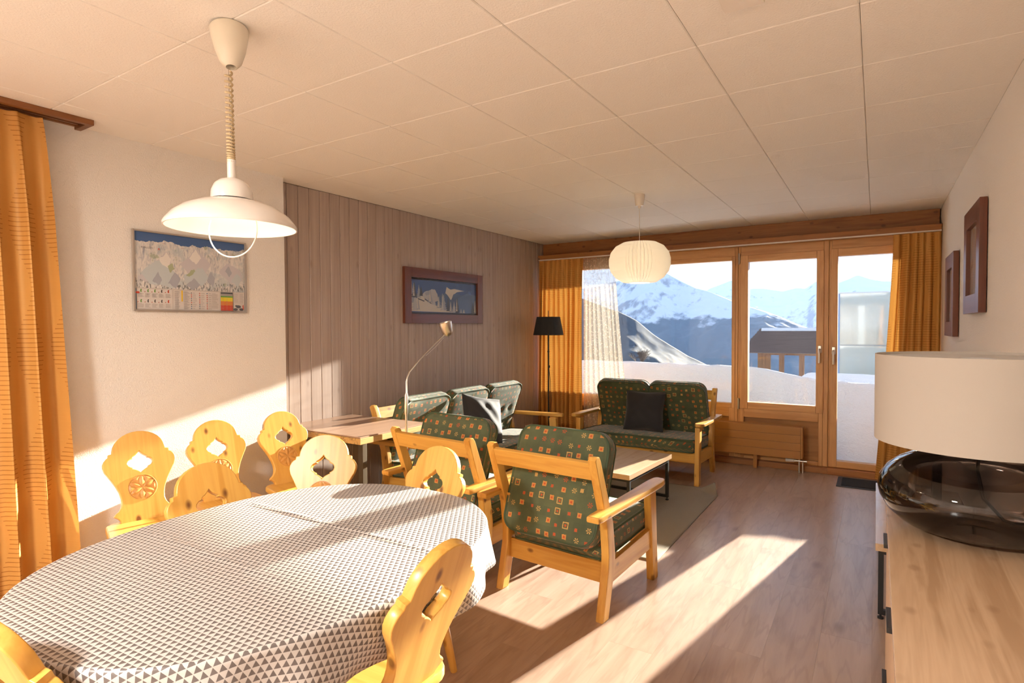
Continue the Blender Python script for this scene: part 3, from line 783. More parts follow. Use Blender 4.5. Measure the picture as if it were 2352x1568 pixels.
# ------------------------------------------------------------------ dining pendant
PX, PY = -1.823, 1.135
pl_ = thing('pendant_lamp', 'white enamelled dome pendant on a coiled cord over the dining table', 'lamp', (PX, PY, ZC))
m_enam = plain('white_enamel', (.80, .76, .72), .22, **{'Coat Weight': .4}); m_enam_in = plain('shade_inside', (.86, .77, .62), .5)
m_cream = plain('cream_plastic', (.74, .68, .56), .3, **{'Coat Weight': .3})
cup = MB().lathe([(.058, .0), (.060, -.004), (.056, -.03), (.047, -.075), (.034, -.115), (.020, -.132), (.016, -.134), (.016, -.120), (.050, -.03), (.054, 0)], 40, closed=True).build('canopy_cup', m_cream, pl_, smooth=50)
cup.location = (.0, 0, -.012); cup.rotation_euler = (R(-4), R(-10), 0)
MB().tube([(-.035, .02, .006), (-.01, -.01, -.014), (.01, .015, -.02), (0, 0, -.06)], .006, 6).build('ceiling_hook', plain('dark_wire', (.04, .035, .03), .6), pl_)
pts = []
z_a, z_b = -.148, -.447; turns = 24
for k in range(turns*12+1):
    s_ = k/(turns*12); zz = z_a+(z_b-z_a)*(1-(1-s_)**1.55); a = 2*PI*turns*s_
    pts.append((-.008*(1-s_)+.0105*math.cos(a), .0105*math.sin(a), zz))
MB().tube(pts, .0036, 6).build('coiled_cord', plain('beige_cord', (.55, .43, .26), .5), pl_, smooth=60)
MB().tube([(-.008, 0, -.12), (0, 0, -.45)], .0012, 6).build('support_wire', m_metal, pl_)
MB().lathe([(0, -.440), (.0135, -.440), (.0135, -.500), (.018, -.502), (0, -.502)], 24).build('stem', m_enam, pl_, smooth=40)
MB().lathe([(.0, -.500), (.018, -.501), (.038, -.508), (.054, -.522), (.063, -.543), (.065, -.566), (.065, -.571), (.060, -.571), (.058, -.545), (0, -.51)], 48).build('cap_dome', m_enam, pl_, smooth=50)
out_p = [(.045, -.572), (.066, -.574), (.103, -.583), (.146, -.601), (.180, -.626), (.199, -.650), (.204, -.660), (.203, -.667), (.199, -.667)]
MB().lathe(out_p, 72).build('shade', m_enam, pl_, smooth=40)
MB().lathe([(0, -.585), (.05, -.580), (.103, -.590), (.144, -.607), (.176, -.631), (.195, -.653), (.199, -.667)], 72).build('shade_lining', m_enam_in, pl_, smooth=60)
MB().tube([(.088*math.cos(a), .088*math.cos(a)*.35, -.672-.090*math.sin(a)) for a in np.linspace(-.42, PI+.42, 40)], .0024, 8).build('pull_ring', m_enam, pl_, smooth=60)
MB().sphere((0, 0, -.607), .020, (1, 1, 1.1)).build('bulb', G('warm_bulb').shader((lambda g: g.n('Emission', {'Color': (1, .72, .42), 'Strength': 6.}).outputs[0])(G('tmp'))) if False else plain('bulb_glass', (.9, .8, .65), .3, **{'Emission Color': (1, .70, .38, 1), 'Emission Strength': .3}), pl_, smooth=60)
ld = bpy.data.lights.new('pendant_bulb', 'POINT'); ld.energy = .6; ld.color = (1, .86, .66); ld.shadow_soft_size = .035
lo_ = bpy.data.objects.new('pendant_bulb_light', ld); C.objects.link(lo_); lo_.parent = pl_; lo_.location = (0, 0, -.640)
# ------------------------------------------------------------------ paper lantern
LNX, LNY = -1.534, 4.247
ln = thing('paper_lantern', 'round pleated cream paper lantern hanging in front of the windows', 'lamp', (LNX, LNY, ZC))
MB().lathe([(0, 0), (.040, 0), (.041, -.004), (.030, -.085), (.012, -.088), (.010, -.104), (0, -.104)], 32).build('canopy_cup', plain('white_plastic', (.72, .66, .58), .4), ln, smooth=40)
MB().tube([(0, 0, -.10), (0, 0, -.40)], .0028, 8).build('cord', plain('white_cord', (.6, .55, .48), .5), ln)
def lantern():
    nf = 52; n = nf*4; prof = [(.075, -.360), (.120, -.364), (.172, -.393), (.207, -.440), (.220, -.488), (.220, -.535), (.207, -.582), (.172, -.630), (.120, -.665), (.075, -.670)]
    V = []
    for r, z in prof:
        for k in range(n):
            ph = k/n*nf*2*PI; a = 2*PI*k/n; rr = r+.011*min(1, r/.2)*math.cos(ph); V.append((rr*math.cos(a), rr*math.sin(a), z))
    return np_mesh('pleated_shade', V, grid_faces(n, len(prof), 0, True), shade_mat('paper', (.80, .75, .65), .12, (.92, .86, .74)), ln, smooth=False)
lantern()
MB().lathe([(.0, -.361), (.076, -.361), (.076, -.364), (.0, -.364)], 32).build('top_ring', m_cream, ln)
MB().sphere((0, 0, -.50), .03, (1, 1, 1.25)).build('bulb', plain('lantern_bulb', (.9, .85, .75), .3, **{'Emission Color': (1, .9, .75, 1), 'Emission Strength': 2.}), ln, smooth=60)
nd_ = bpy.data.lights.new('lantern_light', 'POINT'); nd_.energy = 1.1; nd_.color = (1, .97, .93); nd_.shadow_soft_size = .05
no_ = bpy.data.objects.new('lantern_light', nd_); C.objects.link(no_); no_.parent = ln; no_.location = (0, 0, -.56)
# ------------------------------------------------------------------ black floor lamp
fb = thing('floor_lamp', 'thin black floor lamp with tapered black shade in the curtain corner', 'lamp', (-3.135, 5.72, 0))
MB().lathe([(0, 0), (.125, 0), (.125, .012), (.012, .02), (0, .02)], 40).build('base', m_black, fb, smooth=40)
MB().tube([(0, 0, .018), (0, 0, 1.47)], .009, 10).build('pole', m_black, fb, smooth=60)
m_bsh = plain('black_shade', (.012, .012, .013), .8)
MB().lathe([(.172, 1.285), (.132, 1.490), (.129, 1.490), (.169, 1.285)], 48, closed=True).build('shade', m_bsh, fb, smooth=40)
MB().tube([(.011, 0, 1.47), (.0, .0, 1.50), (0, 0, 1.56)], .004, 8).build('finial', m_black, fb)
MB().tube([(0, -.01, 1.30), (.014, -.015, 1.15), (.008, -.02, 1.0), (.03, -.02, .8), (.045, -.025, .55), (.02, -.03, .3), (.03, -.04, .12), (.10, -.05, .014), (.2, -.02, .012)], .0032, 6).build('cord', m_black, fb, smooth=60)
MB().sphere((.009, -.018, 1.10), .013).sphere((.020, -.022, .93), .011, (1, 1, 1.6)).build('cord_switch', m_black, fb, smooth=60)
# ------------------------------------------------------------------ silver reading lamp
rl = thing('reading_lamp', 'thin brushed silver reading lamp with small cone head beside an armchair', 'lamp', (-2.615, 2.82, 0))
m_sil = plain('satin_nickel', (.72, .66, .57), .28, Metallic=1.)
MB().lathe([(0, 0), (.115, 0), (.115, .014), (.02, .022), (0, .022)], 40).build('base', m_sil, rl, smooth=40)
MB().tube([(0, 0, .02), (0, 0, .80), (0, 0, .82), (0, .002, .93), (0, .004, .95), (0, .004, 1.02), (0, .012, 1.05), (0, .035, 1.085), (0, .13, 1.155), (0, .30, 1.265), (0, .405, 1.325)], [.008, .008, .012, .012, .006, .006, .0055, .005, .0048, .0045, .0045], 12).build('pole', m_sil, rl, smooth=60)
MB().tube([(0, .20, 1.185), (0, .31, 1.245), (0, .395, 1.305)], .0022, 6).build('counter_rod', m_sil, rl)
hd = MB().lathe([(.006, -.045), (.018, -.04), (.030, -.015), (.036, .02), (.037, .045), (.033, .045), (.030, .02), (.012, -.03), (.004, -.035)], 32, closed=True).build('lamp_head', m_sil, rl, smooth=50)
hd.location = (0, .432, 1.365); hd.rotation_euler = (R(14), R(-6), 0); hd.scale = (1.28, 1.28, 1.15)
# ------------------------------------------------------------------ radiator
rd = thing('radiator', 'low brown panel radiator with grille top below the casement window', 'radiator', (0, 5.93, 0))
m_rad = G('brown_enamel'); m_rad = m_rad.done((.38, .165, .032), .38)
rx0, rx1 = -2.05, -.585
for k in range(4):
    z0 = .135+.0745*k
    box('panel_slat', (rx0, -.018, z0), (rx1, .0, z0+.0735), m_rad, rd, .002)
box('back_panel', (rx0, .06, .15), (rx1, .075, .425), m_rad, rd); box('end_cap', (rx1, -.016, .140), (rx1+.018, .082, .432), m_rad, rd, .003); box('end_cap', (rx0-.018, -.016, .140), (rx0, .082, .432), m_rad, rd, .003)
for k in range(5): box('grille_bar', (rx0, .004+.0165*k, .424), (rx1-.02, .012+.0165*k, .432), m_rad, rd)
box('core', (rx0+.02, .0, .17), (rx1-.02, .06, .40), plain('radiator_inside', (.05, .025, .01), .8), rd)
for xx in (-.985, -1.75): box('foot', (xx-.016, .02, 0), (xx+.016, .05, .15), m_rad, rd, .002)
MB().tube([(-.60, .03, .11), (-.60, .03, 0)], .008, 10).tube([(-.57, .03, .10), (-.57, .03, 0)], .008, 10).tube([(-.625, .03, .112), (-.535, .03, .112)], .010, 10).tube([(-.60, .03, .11), (-.60, .03, .16)], .009, 10).build('valve_pipes', m_metal, rd, smooth=40)
MB().tube([(-.625, .03, .112), (-.64, .03, .112), (-.645, .03, .112), (-.715, .03, .112)], [.012, .012, .017, .019], 14).build('thermostat_knob', plain('knob_white', (.7, .65, .58), .4), rd, smooth=40)
# ------------------------------------------------------------------ small fixtures
sk_ = thing('wall_socket', 'small cream wall socket low on the grey plank wall', 'socket', (XL, 5.80, .19))
box('plate', (0, -.075, -.04), (.012, .075, .04), plain('socket_cream', (.72, .66, .56), .4), sk_, .003)
for yy in (-.035, .035): MB().tube([(.0121, yy, 0), (.0128, yy, 0)], .018, 16).build('outlet', plain('socket_dark', (.35, .31, .26), .5), sk_)
cv = thing('ceiling_box', 'small white junction cover on the ceiling tiles', 'cover', (-.355, 1.78, ZC))
box('cover', (-.058, -.14, -.018), (.058, .14, 0), plain('cover_white', (.80, .74, .66), .5), cv, .003)
box('lip', (-.064, -.146, -.003), (.064, .146, 0), plain('cover_lip', (.74, .67, .58), .5), cv, .001)
pb = thing('curtain_pelmet', 'brown wooden curtain track frame on the ceiling above the orange curtain', 'curtain track', (0, 0, ZC))
m_pel = wood('pelmet_wood', 1, (.26, .10, .03), (.15, .05, .014), .4, .0)
PB0, PB1 = -.4, 1.285
box('front_board', (-3.205, PB0, -.026), (-3.180, PB1, 0), m_pel, pb, .002); box('end_board', (-3.325, PB1-.028, -.026), (-3.205, PB1, 0), m_pel, pb, .002)
for k in range(3): box('track', (-3.325+.035*k, PB0, -.012), (-3.305+.035*k, PB1-.03, 0), m_pel, pb)
# ------------------------------------------------------------------ curtains
def curtain_mat():
    g = G('orange_curtain'); uv = g.coord('UV'); sp = g.n('SeparateXYZ', {0: uv}); u, v = sp.outputs[0], sp.outputs[1]
    ln_ = g.math('LESS_THAN', g.math('FRACT', g.math('ADD', g.math('DIVIDE', v, .021), g.math('MULTIPLY', g.noise(uv, 2., 1), .5))), .17)
    cu = g.math('ABSOLUTE', g.math('SUBTRACT', g.math('FRACT', g.math('DIVIDE', u, .23)), .5))
    wd = g.math('MULTIPLY_ADD', g.math('SINE', g.math('MULTIPLY', v, 11.)), .15, .28)
    msk = g.math('MULTIPLY', ln_, g.math('LESS_THAN', cu, wd))
    n = g.noise(g.mapping(uv, (8, 260, 1)), 1., 2)
    c = g.mix(g.math('MULTIPLY', n, .3), (.56, .275, .07), (.46, .20, .04)); c = g.mix(g.math('MULTIPLY', msk, .75), c, (.27, .085, .012))
    ct_ = g.mix(g.math('MULTIPLY', msk, .6), (.82, .42, .09), (.45, .14, .02))
    a = g.n('BsdfDiffuse', {'Color': c}).outputs[0]; b = g.n('BsdfTranslucent', {'Color': ct_}).outputs[0]; gl = g.n('BsdfGlossy', {'Color': (1, .8, .5), 'Roughness': .5}).outputs[0]
    s1 = g.n('MixShader', {0: .06, 1: a, 2: b}).outputs[0]
    return g.shader(g.n('MixShader', {0: .05, 1: s1, 2: gl}).outputs[0])
m_cur = curtain_mat()
def lace_mat():
    g = G('lace'); uv = g.coord('UV')
    n = g.noise(uv, 60., 3, .6, 1.5); n2 = g.n('TexVoronoi', {'Vector': uv, 'Scale': 40.}).outputs['Distance']
    d = g.math('ADD', n, g.math('MULTIPLY', n2, .35)); hole = g.ramp(d, [(.50, (0, 0, 0)), (.60, (1, 1, 1))])
    a = g.n('BsdfDiffuse', {'Color': (.55, .50, .43)}).outputs[0]; b = g.n('BsdfTranslucent', {'Color': (.62, .56, .46)}).outputs[0]
    cl_ = g.n('MixShader', {0: .18, 1: a, 2: b}).outputs[0]; t = g.n('BsdfTransparent').outputs[0]
    return g.shader(g.n('MixShader', {0: g.math('MULTIPLY', hole, .5), 1: cl_, 2: t}).outputs[0])
def curtain(name, label, along, fixed, a_top, a_bot, z1, z0, folds, amp, mat, cat='curtain', axis=0, seed=0, flare=1.0, group=None, full=1.8):
    """pleated sheet; a_top/a_bot = (start, end) along the wall at top and bottom"""
    n, m = folds*14, 60; rs = random.Random(seed); V, U = [], []
    ph = [rs.uniform(-.6, .6) for _ in range(folds+2)]; am = [rs.uniform(.6, 1.25) for _ in range(folds+2)]
    for j in range(m):
        t = j/(m-1); z = z1+(z0-z1)*t; e = t**flare
        lo = a_top[0]*(1-e)+a_bot[0]*e; hi = a_top[1]*(1-e)+a_bot[1]*e
        for i in range(n):
            s_ = i/(n-1); k = s_*folds; ki = int(min(k, folds-1e-6)); kf = k-ki
            a_ = am[ki]*(1-kf)+am[ki+1]*kf; p_ = ph[ki]*(1-kf)+ph[ki+1]*kf
            w_ = math.sin(2*PI*k+p_*2.)+.35*math.sin(4*PI*k+p_*3+t)
            gather = .45+.55*min(1, t*5)
            off = amp*a_*gather*w_*(1+.25*math.sin(3*t+ki)) + .010*math.sin(5*t+s_*9)
            pos = lo+(hi-lo)*s_ + amp*.35*math.cos(2*PI*k+p_*2)*gather
            q = (pos, fixed+off, z) if axis == 0 else (fixed+off, pos, z)
            V.append(q); U.append((s_*(a_bot[1]-a_bot[0])*full+seed*.3, z))
    o = np_mesh(name, V, grid_faces(n, m), mat, None, U)
    return tag(o, label, cat, group)
curtain('curtain', 'orange striped curtain gathered beside the lace in the grey wall corner', 0, 5.99, (-3.40, -2.835), (-3.41, -2.845), 2.158, .04, 9, .022, m_cur, seed=1, group='orange window curtains')
curtain('curtain', 'orange striped curtain gathered at the glass door by the right wall', 0, 5.985, (.115, .445), (-.005, .44), 2.158, .02, 6, .024, m_cur, seed=2, flare=1.25, group='orange window curtains')
curtain('lace_curtain', 'sheer white lace curtain hanging between the orange curtain and the window', 0, 6.035, (-2.85, -2.47), (-2.84, -2.27), 2.16, .05, 8, .014, lace_mat(), seed=3, flare=1.1)
curtain('curtain', 'orange striped curtain beside the white wall and the dining chairs', 1, -3.262, (.40, 1.100), (.42, 1.20), ZC-.03, .03, 6, .045, m_cur, axis=1, seed=4, flare=.75, group='orange window curtains')
# ------------------------------------------------------------------ pictures
m_frame = wood('red_brown_frame', 1, (.165, .050, .025), (.11, .03, .015), .35, .0)
m_framez = wood('red_brown_frame_up', 2, (.165, .050, .025), (.11, .03, .015), .35, .0)
m_picglass = glass_mat('picture_glass', (1, 1, 1), .3)
def poly_print(name, parent, polys, mats, x, y0, z0, w_, h_, step=.00012, mirror=1):
    """flat printed sheet: coloured polygons in 0..1 sheet coordinates, on a plane facing +x (mirror=1) or -x"""
    mb = MB()
    for k, (mi, pts) in enumerate(polys):
        mb.quad([(x+mirror*step*k, y0+p[0]*w_, z0+p[1]*h_) for p in pts], mi)
    return mb.build(name, mats, parent)
def frame_bars(root, x0, x1, y0, y1, z0, z1, b):
    for lo, hi, mt in (((x0, y0, z0), (x1, y0+b, z1), m_framez), ((x0, y1-b, z0), (x1, y1, z1), m_framez), ((x0, y0+b, z0), (x1, y1-b, z0+b), m_frame), ((x0, y0+b, z1-b), (x1, y1-b, z1), m_frame)):
        box('frame_bar', lo, hi, mt, root, .002)
def jag(pts, n, a, seed):
    rs = random.Random(seed); o = []
    for p, q in zip(pts, pts[1:]):
        for k in range(n): t = k/n; o.append((p[0]+(q[0]-p[0])*t, p[1]+(q[1]-p[1])*t+rs.uniform(-a, a)))
    return o+[pts[-1]]
def firtree(cx, base, w_, h_, seed):
    rs = random.Random(seed); L, Rr = [], []
    n = 7
    for k in range(n):
        t = k/n; ww = w_/2*(1-t)*(rs.uniform(.75, 1.1)); zz = base+h_*t
        L += [(cx-ww, zz), (cx-ww*.55, zz+h_/n*.8)]; Rr += [(cx+ww, zz), (cx+ww*.55, zz+h_/n*.8)]
    return [(min(1, max(0, a)), min(1, max(0, b))) for a, b in L+[(cx, base+h_)]+Rr[::-1]]
pm_ = [plain('print_%s' % n, c, .6) for n, c in (('sky', (.055, .095, .24)), ('slope', (.10, .15, .28)), ('snow', (.55, .50, .42)), ('grey', (.30, .31, .34)), ('dark', (.07, .075, .09)), ('mat', (.03, .022, .02)), ('pale', (.42, .41, .41)), ('deep', (.075, .11, .20)))]
pf = thing('framed_picture', 'wide brown-framed snowy forest picture on the grey plank wall', 'picture', (XL, 4.265, 1.66))
frame_bars(pf, .002, .030, -.577, .577, -.245, .245, .085)
polys = [(5, [(0, 0), (1, 0), (1, 1), (0, 1)]), (0, [(0, .05), (1, .04), (1, .95), (0, .95)])]
polys += [(7, [(.30, .05), (1, .05), (1, .62)] + jag([(.9, .66), (.75, .60), (.55, .72), (.45, .6), (.30, .45)], 3, .02, 1)),
          (1, [(.62, .05), (1, .05), (1, .6), (.85, .66), (.7, .5)]),
          (2, jag([(.50, .62), (.52, .82), (.58, .74), (.64, .77), (.80, .73), (.68, .68), (.62, .60), (.60, .48), (.585, .42), (.56, .50), (.53, .58)], 2, .008, 2)),
          (6, jag([(.12, .45), (.2, .62), (.28, .70), (.34, .72), (.38, .58), (.40, .4), (.3, .3)], 3, .015, 3)), (3, jag([(.20, .60), (.26, .67), (.29, .66), (.27, .55), (.22, .52)], 2, .01, 4)),
          (2, jag([(0, .07), (0, .30), (.10, .44), (.17, .52), (.20, .42), (.28, .35), (.33, .28), (.42, .20), (.55, .14), (.66, .06)], 2, .008, 5)),
          (4, jag([(.10, .44), (.2, .37), (.19, .35), (.11, .40)], 2, .006, 6)), (4, jag([(.2, .44), (.3, .30), (.34, .27), (.28, .30), (.2, .40)], 2, .005, 6))]
for k, (cx_, b_, w_, h_) in enumerate([(.02, .30, .12, .62), (.07, .10, .10, .50), (.06, .45, .09, .42), (.12, .45, .08, .36), (.11, .12, .07, .3), (.15, .50, .06, .28), (.28, .33, .09, .36), (.33, .27, .07, .32), (.40, .18, .09, .34), (.47, .12, .12, .46), (.455, .12, .05, .5), (.54, .10, .07, .45), (.58, .08, .06, .32), (.63, .06, .07, .34), (.68, .06, .08, .44), (.74, .05, .06, .14), (.79, .05, .05, .12), (.94, .05, .07, .36), (.98, .05, .06, .42)]):
    polys.append(((3, 6, 4)[k % 3] if k % 4 else 3, firtree(cx_, b_, w_, h_, k)))
    if k % 2 == 0: polys.append((2, firtree(cx_-.008, b_+h_*.1, w_*.35, h_*.85, k+40)))
poly_print('print', pf, polys, pm_, .006, -.492, -.16, .984, .32, .00010)
box('glass', (.0125, -.494, -.162), (.0135, .494, .162), m_picglass, pf)
def small_picture(label, y0, y1, z0, z1, seed):
    t = thing('framed_picture', label, 'picture', (XR, 0, 0), 0, 'narrow framed pictures on the right wall')
    frame_bars(t, -.036, -.004, y0, y1, z0, z1, .12 if False else .10)
    g = G('faded_print'); v = g.coord(); n = g.noise(g.vmath('ADD', v, (seed, 0, 0)), 7., 4, .6, .8)
    c = g.ramp(n, [(.3, (.09, .05, .03)), (.45, (.30, .17, .09)), (.6, (.22, .20, .17)), (.75, (.42, .33, .24))])
    box('print', (-.016, y0+.098, z0+.098), (-.012, y1-.098, z1-.098), g.done(c, .6), t); box('glass', (-.024, y0+.098, z0+.098), (-.023, y1-.098, z1-.098), m_picglass, t)
small_picture('brown-framed picture on the right wall, the higher of the two', 3.655, 4.245, 1.440, 2.010, 3)
small_picture('brown-framed picture on the right wall beside the curtain, hung lower', 4.785, 5.315, 1.300, 1.868, 9)
# ------------------------------------------------------------------ ski map
mp = thing('ski_map', 'framed panoramic ski map poster on the white wall behind the pendant', 'poster', (XW, 1.520, 1.480))
MW, MH = .638, .426
m_alu = plain('aluminium', (.62, .58, .54), .35, Metallic=.9)
for lo, hi in (((0, -.008, -.006), (.014, .004, MH+.006)), ((0, MW-.004, -.006), (.014, MW+.008, MH+.006)), ((0, .004, -.006), (.014, MW-.004, .004)), ((0, .004, MH-.004), (.014, MW-.004, MH+.006))):
    box('frame_bar', lo, hi, m_alu, mp, .002)
def map_print():
    g = G('ski_panorama'); v = g.n('SeparateXYZ', {0: g.coord()}); y, z = v.outputs[1], v.outputs[2]
    uv = g.n('CombineXYZ', {0: y, 1: z, 2: 0.}).outputs[0]
    n = g.noise(g.mapping(uv, (1, 1, 1)), 14., 5, .6, .6); st_ = g.noise(g.mapping(uv, (55, 16, 1), rot=(0, 0, .5)), 1., 4, .65, 1.5); st2 = g.noise(g.mapping(uv, (60, 14, 1), rot=(0, 0, -.6)), 1., 4, .65, 1.5)
    c = g.ramp(st_, [(.33, (.36, .37, .42)), (.47, (.58, .56, .54)), (.70, (.68, .65, .61))])
    c = g.mix(g.ramp(st2, [(.33, (.6, .6, .6)), (.43, (0, 0, 0))]), c, (.22, .24, .30))
    c = g.mix(g.math('MULTIPLY', g.ramp(n, [(.50, (0, 0, 0)), (.60, (1, 1, 1))]), .45), c, (.33, .42, .46))
    gn = g.noise(g.vmath('ADD', uv, (4.4, 2.2, 0)), 17., 3); c = g.mix(g.math('MULTIPLY', g.ramp(gn, [(.64, (0, 0, 0)), (.70, (1, 1, 1))]), .5), c, (.20, .25, .10))
    rn = g.noise(g.vmath('ADD', uv, (1.4, 7.2, 0)), 48., 2); c = g.mix(g.math('MULTIPLY', g.ramp(rn, [(.70, (0, 0, 0)), (.74, (1, 1, 1))]), .5), c, (.45, .10, .05))
    # forest strokes low down
    low = g.math('LESS_THAN', g.math('ADD', z, g.math('MULTIPLY', n, .05)), .20)
    tr = g.ramp(g.noise(g.mapping(uv, (130, 40, 1), rot=(0, 0, .2)), 1., 2), [(.52, (0, 0, 0)), (.58, (1, 1, 1))])
    c = g.mix(g.math('MULTIPLY', g.math('MULTIPLY', low, tr), .75), c, (.10, .12, .13))
    jag_ = g.math('ADD', g.math('MULTIPLY', g.noise(g.mapping(uv, (9, .01, 1)), 1., 4, .6), .10), .325)
    c = g.mix(g.math('GREATER_THAN', z, jag_), c, (.055, .115, .27))
    return g.done(c, .35)
box('print', (.002, .003, .122), (.006, MW-.003, MH-.003), map_print(), mp)
lm_ = [plain('legend_%s' % n, c, .4) for n, c in (('paper', (.52, .48, .45)), ('ink', (.10, .10, .11)), ('text', (.34, .31, .30)), ('yellow', (.70, .47, .05)), ('green', (.15, .32, .08)), ('lemon', (.75, .60, .02)), ('orange', (.62, .19, .03)), ('red', (.52, .05, .02)), ('blue', (.05, .14, .26)), ('white', (.60, .56, .53)))]
rs = random.Random(5); LP = []
def rct(m_, a, b, c_, d_): LP.append((m_, [(a, b), (c_, b), (c_, d_), (a, d_)]))
rct(0, 0, 0, 1, 1); rct(8, .004, .03, .014, .97); rct(9, .018, .04, .305, .95); rct(9, .32, .04, .745, .95)
for rr_ in range(2):
    for k in range(5):
        x_, y_ = .025+.056*k, .10+.47*rr_
        for q in range(7): rct(2, x_, y_+.028*q, x_+rs.uniform(.030, .048), y_+.028*q+.010)
        c0 = rs.choice([1, 4, 7]); LP.append((c0, [(x_+.02, y_+.23), (x_+.03, y_+.23), (x_+.028, y_+.32), (x_+.033, y_+.36), (x_+.022, y_+.37), (x_+.018, y_+.30)])); rct(7, x_-.004, y_+.23, x_+.003, y_+.26)
rct(3, .385, .42, .398, .95)
for k in range(20): rct(2, .325, .06+.044*k, .325+rs.uniform(.03, .05), .06+.044*k+.016)
for k in range(20): rct(2, .405, .06+.044*k, .405+rs.uniform(.03, .06), .06+.044*k+.016)
for cx_ in (.470, .545, .615):
    for k in range(9): rct(rs.choice([1, 1, 7, 8]), cx_, .08+.094*k, cx_+.010, .08+.094*k+.038); rct(2, cx_+.018, .09+.094*k, cx_+rs.uniform(.035, .055), .09+.094*k+.02)
for k in range(15): rct(2, .665, .14+.052*k, .665+rs.uniform(.03, .065), .14+.052*k+.014)
for m_, a, b in ((1, .88, .96), (2, .80, .88), (4, .70, .78), (5, .50, .70), (6, .30, .50), (7, .02, .30)): rct(m_, .752, a, .872, b)
for k in range(9):
    for cx_ in (.757, .797, .837): rct(2, cx_, .05+.075*k, cx_+.03, .05+.075*k+.012)
rct(0, .88, .02, .995, .99)
for k in range(9):
    for cx_ in (.885, .945): rct(2, cx_, .45+.055*k, cx_+rs.uniform(.03, .045), .45+.055*k+.016)
for a, b, s_ in ((.90, .10, .03), (.93, .24, .035), (.96, .10, .03), (.91, .28, .02)): LP.append((1, [(a+s_*math.cos(t)*.8, b+s_*2.4*math.sin(t)) for t in np.linspace(0, 2*PI, 9)[:-1]]))
LP.append((7, [(.975, .10), (.985, .10), (.982, .36), (.972, .30)]))
poly_print('legend_print', mp, LP, lm_, .0030, .003, .004, MW-.006, .118, .00002)
MARKS = [(9, [(0, .205), (.035, .205), (.035, .232), (0, .232)]), (7, [(.0, .207), (.035, .207), (.035, .230), (0, .230)]), (7, [(.965, .16), (.99, .165), (.985, .20), (.965, .185)]), (7, [(.192, .786), (.206, .786), (.206, .808), (.192, .808)]), (9, [(.198, .789), (.2, .789), (.2, .805), (.198, .805)]), (9, [(.1945, .7955), (.2035, .7955), (.2035, .7985), (.1945, .7985)])]
for nm_, pp_ in (('map_logo', [0, 1]), ('map_arrow', [2]), ('map_cross', [3, 4, 5])): poly_print(nm_, mp, [MARKS[k] for k in pp_], lm_, .0065, .003, .004, MW-.006, MH-.008, .00005)
# printed massifs of the panorama
fm_ = [plain('massif_%s' % n, c, .4) for n, c in (('ice', (.46, .51, .53)), ('shade', (.36, .37, .42)), ('snow', (.68, .65, .61)), ('moss', (.36, .40, .26)), ('violet', (.50, .48, .51)))]
FA = [(4, [(.02, .40), (.14, .58), (.22, .70), (.26, .78), (.30, .70), (.20, .50), (.10, .36)]), (0, [(.05, .48), (.17, .64), (.25, .66), (.33, .50), (.40, .36), (.30, .30), (.12, .34)]), (2, [(.20, .66), (.26, .76), (.30, .68), (.28, .56), (.23, .58)]),
      (1, [(.14, .38), (.19, .50), (.22, .40), (.20, .32)]), (1, [(.27, .36), (.33, .52), (.38, .42), (.34, .30)]), (3, [(.27, .58), (.31, .62), (.33, .55), (.29, .50)]),
      (4, [(.38, .62), (.47, .76), (.52, .86), (.58, .76), (.66, .66), (.60, .50), (.45, .50)]), (2, [(.46, .72), (.52, .85), (.57, .74), (.52, .64)]), (0, [(.40, .46), (.50, .56), (.58, .60), (.64, .46), (.58, .36), (.44, .34)]), (3, [(.43, .48), (.49, .57), (.52, .55), (.46, .46)]),
      (1, [(.42, .34), (.50, .44), (.56, .36), (.50, .28)]), (1, [(.62, .42), (.66, .56), (.70, .46), (.68, .34)]), (4, [(.74, .56), (.82, .70), (.90, .64), (.96, .60), (.98, .46), (.86, .40)]), (1, [(.80, .58), (.84, .66), (.87, .56), (.84, .50)]), (0, [(.86, .44), (.92, .56), (.97, .48), (.93, .36)])]
for k, (mi, pts) in enumerate(FA): poly_print('massif_print', mp, [(0, jag(pts+[pts[0]], 4, .012, k)[:-1])], [fm_[mi]], .0061+.00001*k, .003, .004, MW-.006, MH-.008)
def text(s_, size, y, z, mat, x=.0068):
    cu = bpy.data.curves.new('lettering', 'FONT'); cu.body = s_; cu.size = size; cu.extrude = .00005
    tmp = bpy.data.objects.new('tmp_text', cu); C.objects.link(tmp); bpy.context.view_layer.update()
    me = bpy.data.meshes.new_from_object(tmp.evaluated_get(bpy.context.evaluated_depsgraph_get())); bpy.data.objects.remove(tmp)
    me.materials.clear(); link('lettering', me, mat, mp, (x, y, z), (PI/2, 0, PI/2))
text('4VALLÉES', .0145, .036, .335, lm_[1]); text('www.4vallees.ch', .0080, .555, .372, lm_[9])
# ------------------------------------------------------------------ unseen fill lamp, added behind the camera to brighten the room
kl = thing('fill_lamp', 'round flush fill lamp added behind the camera to light the room', 'lamp', (-1.5, -1.2, ZC))
MB().lathe([(0, 0), (.20, 0), (.20, -.02), (0, -.02)], 40).build('base', m_enam, kl)
MB().lathe([(.195, -.02), (.19, -.05), (.15, -.075), (.08, -.085), (0, -.088)], 40).build('diffuser', plain('fill_lamp_glass', (.9, .85, .75), .4, **{'Emission Color': (1, .80, .58, 1), 'Emission Strength': 8.}), kl, smooth=60)
kd = bpy.data.lights.new('fill_lamp_light', 'AREA'); kd.shape = 'DISK'; kd.size = .38; kd.energy = 46; kd.color = (1, .95, .87); kd.spread = PI
ko = bpy.data.objects.new('fill_lamp_light', kd); C.objects.link(ko); ko.parent = kl; ko.location = (0, 0, -.10)
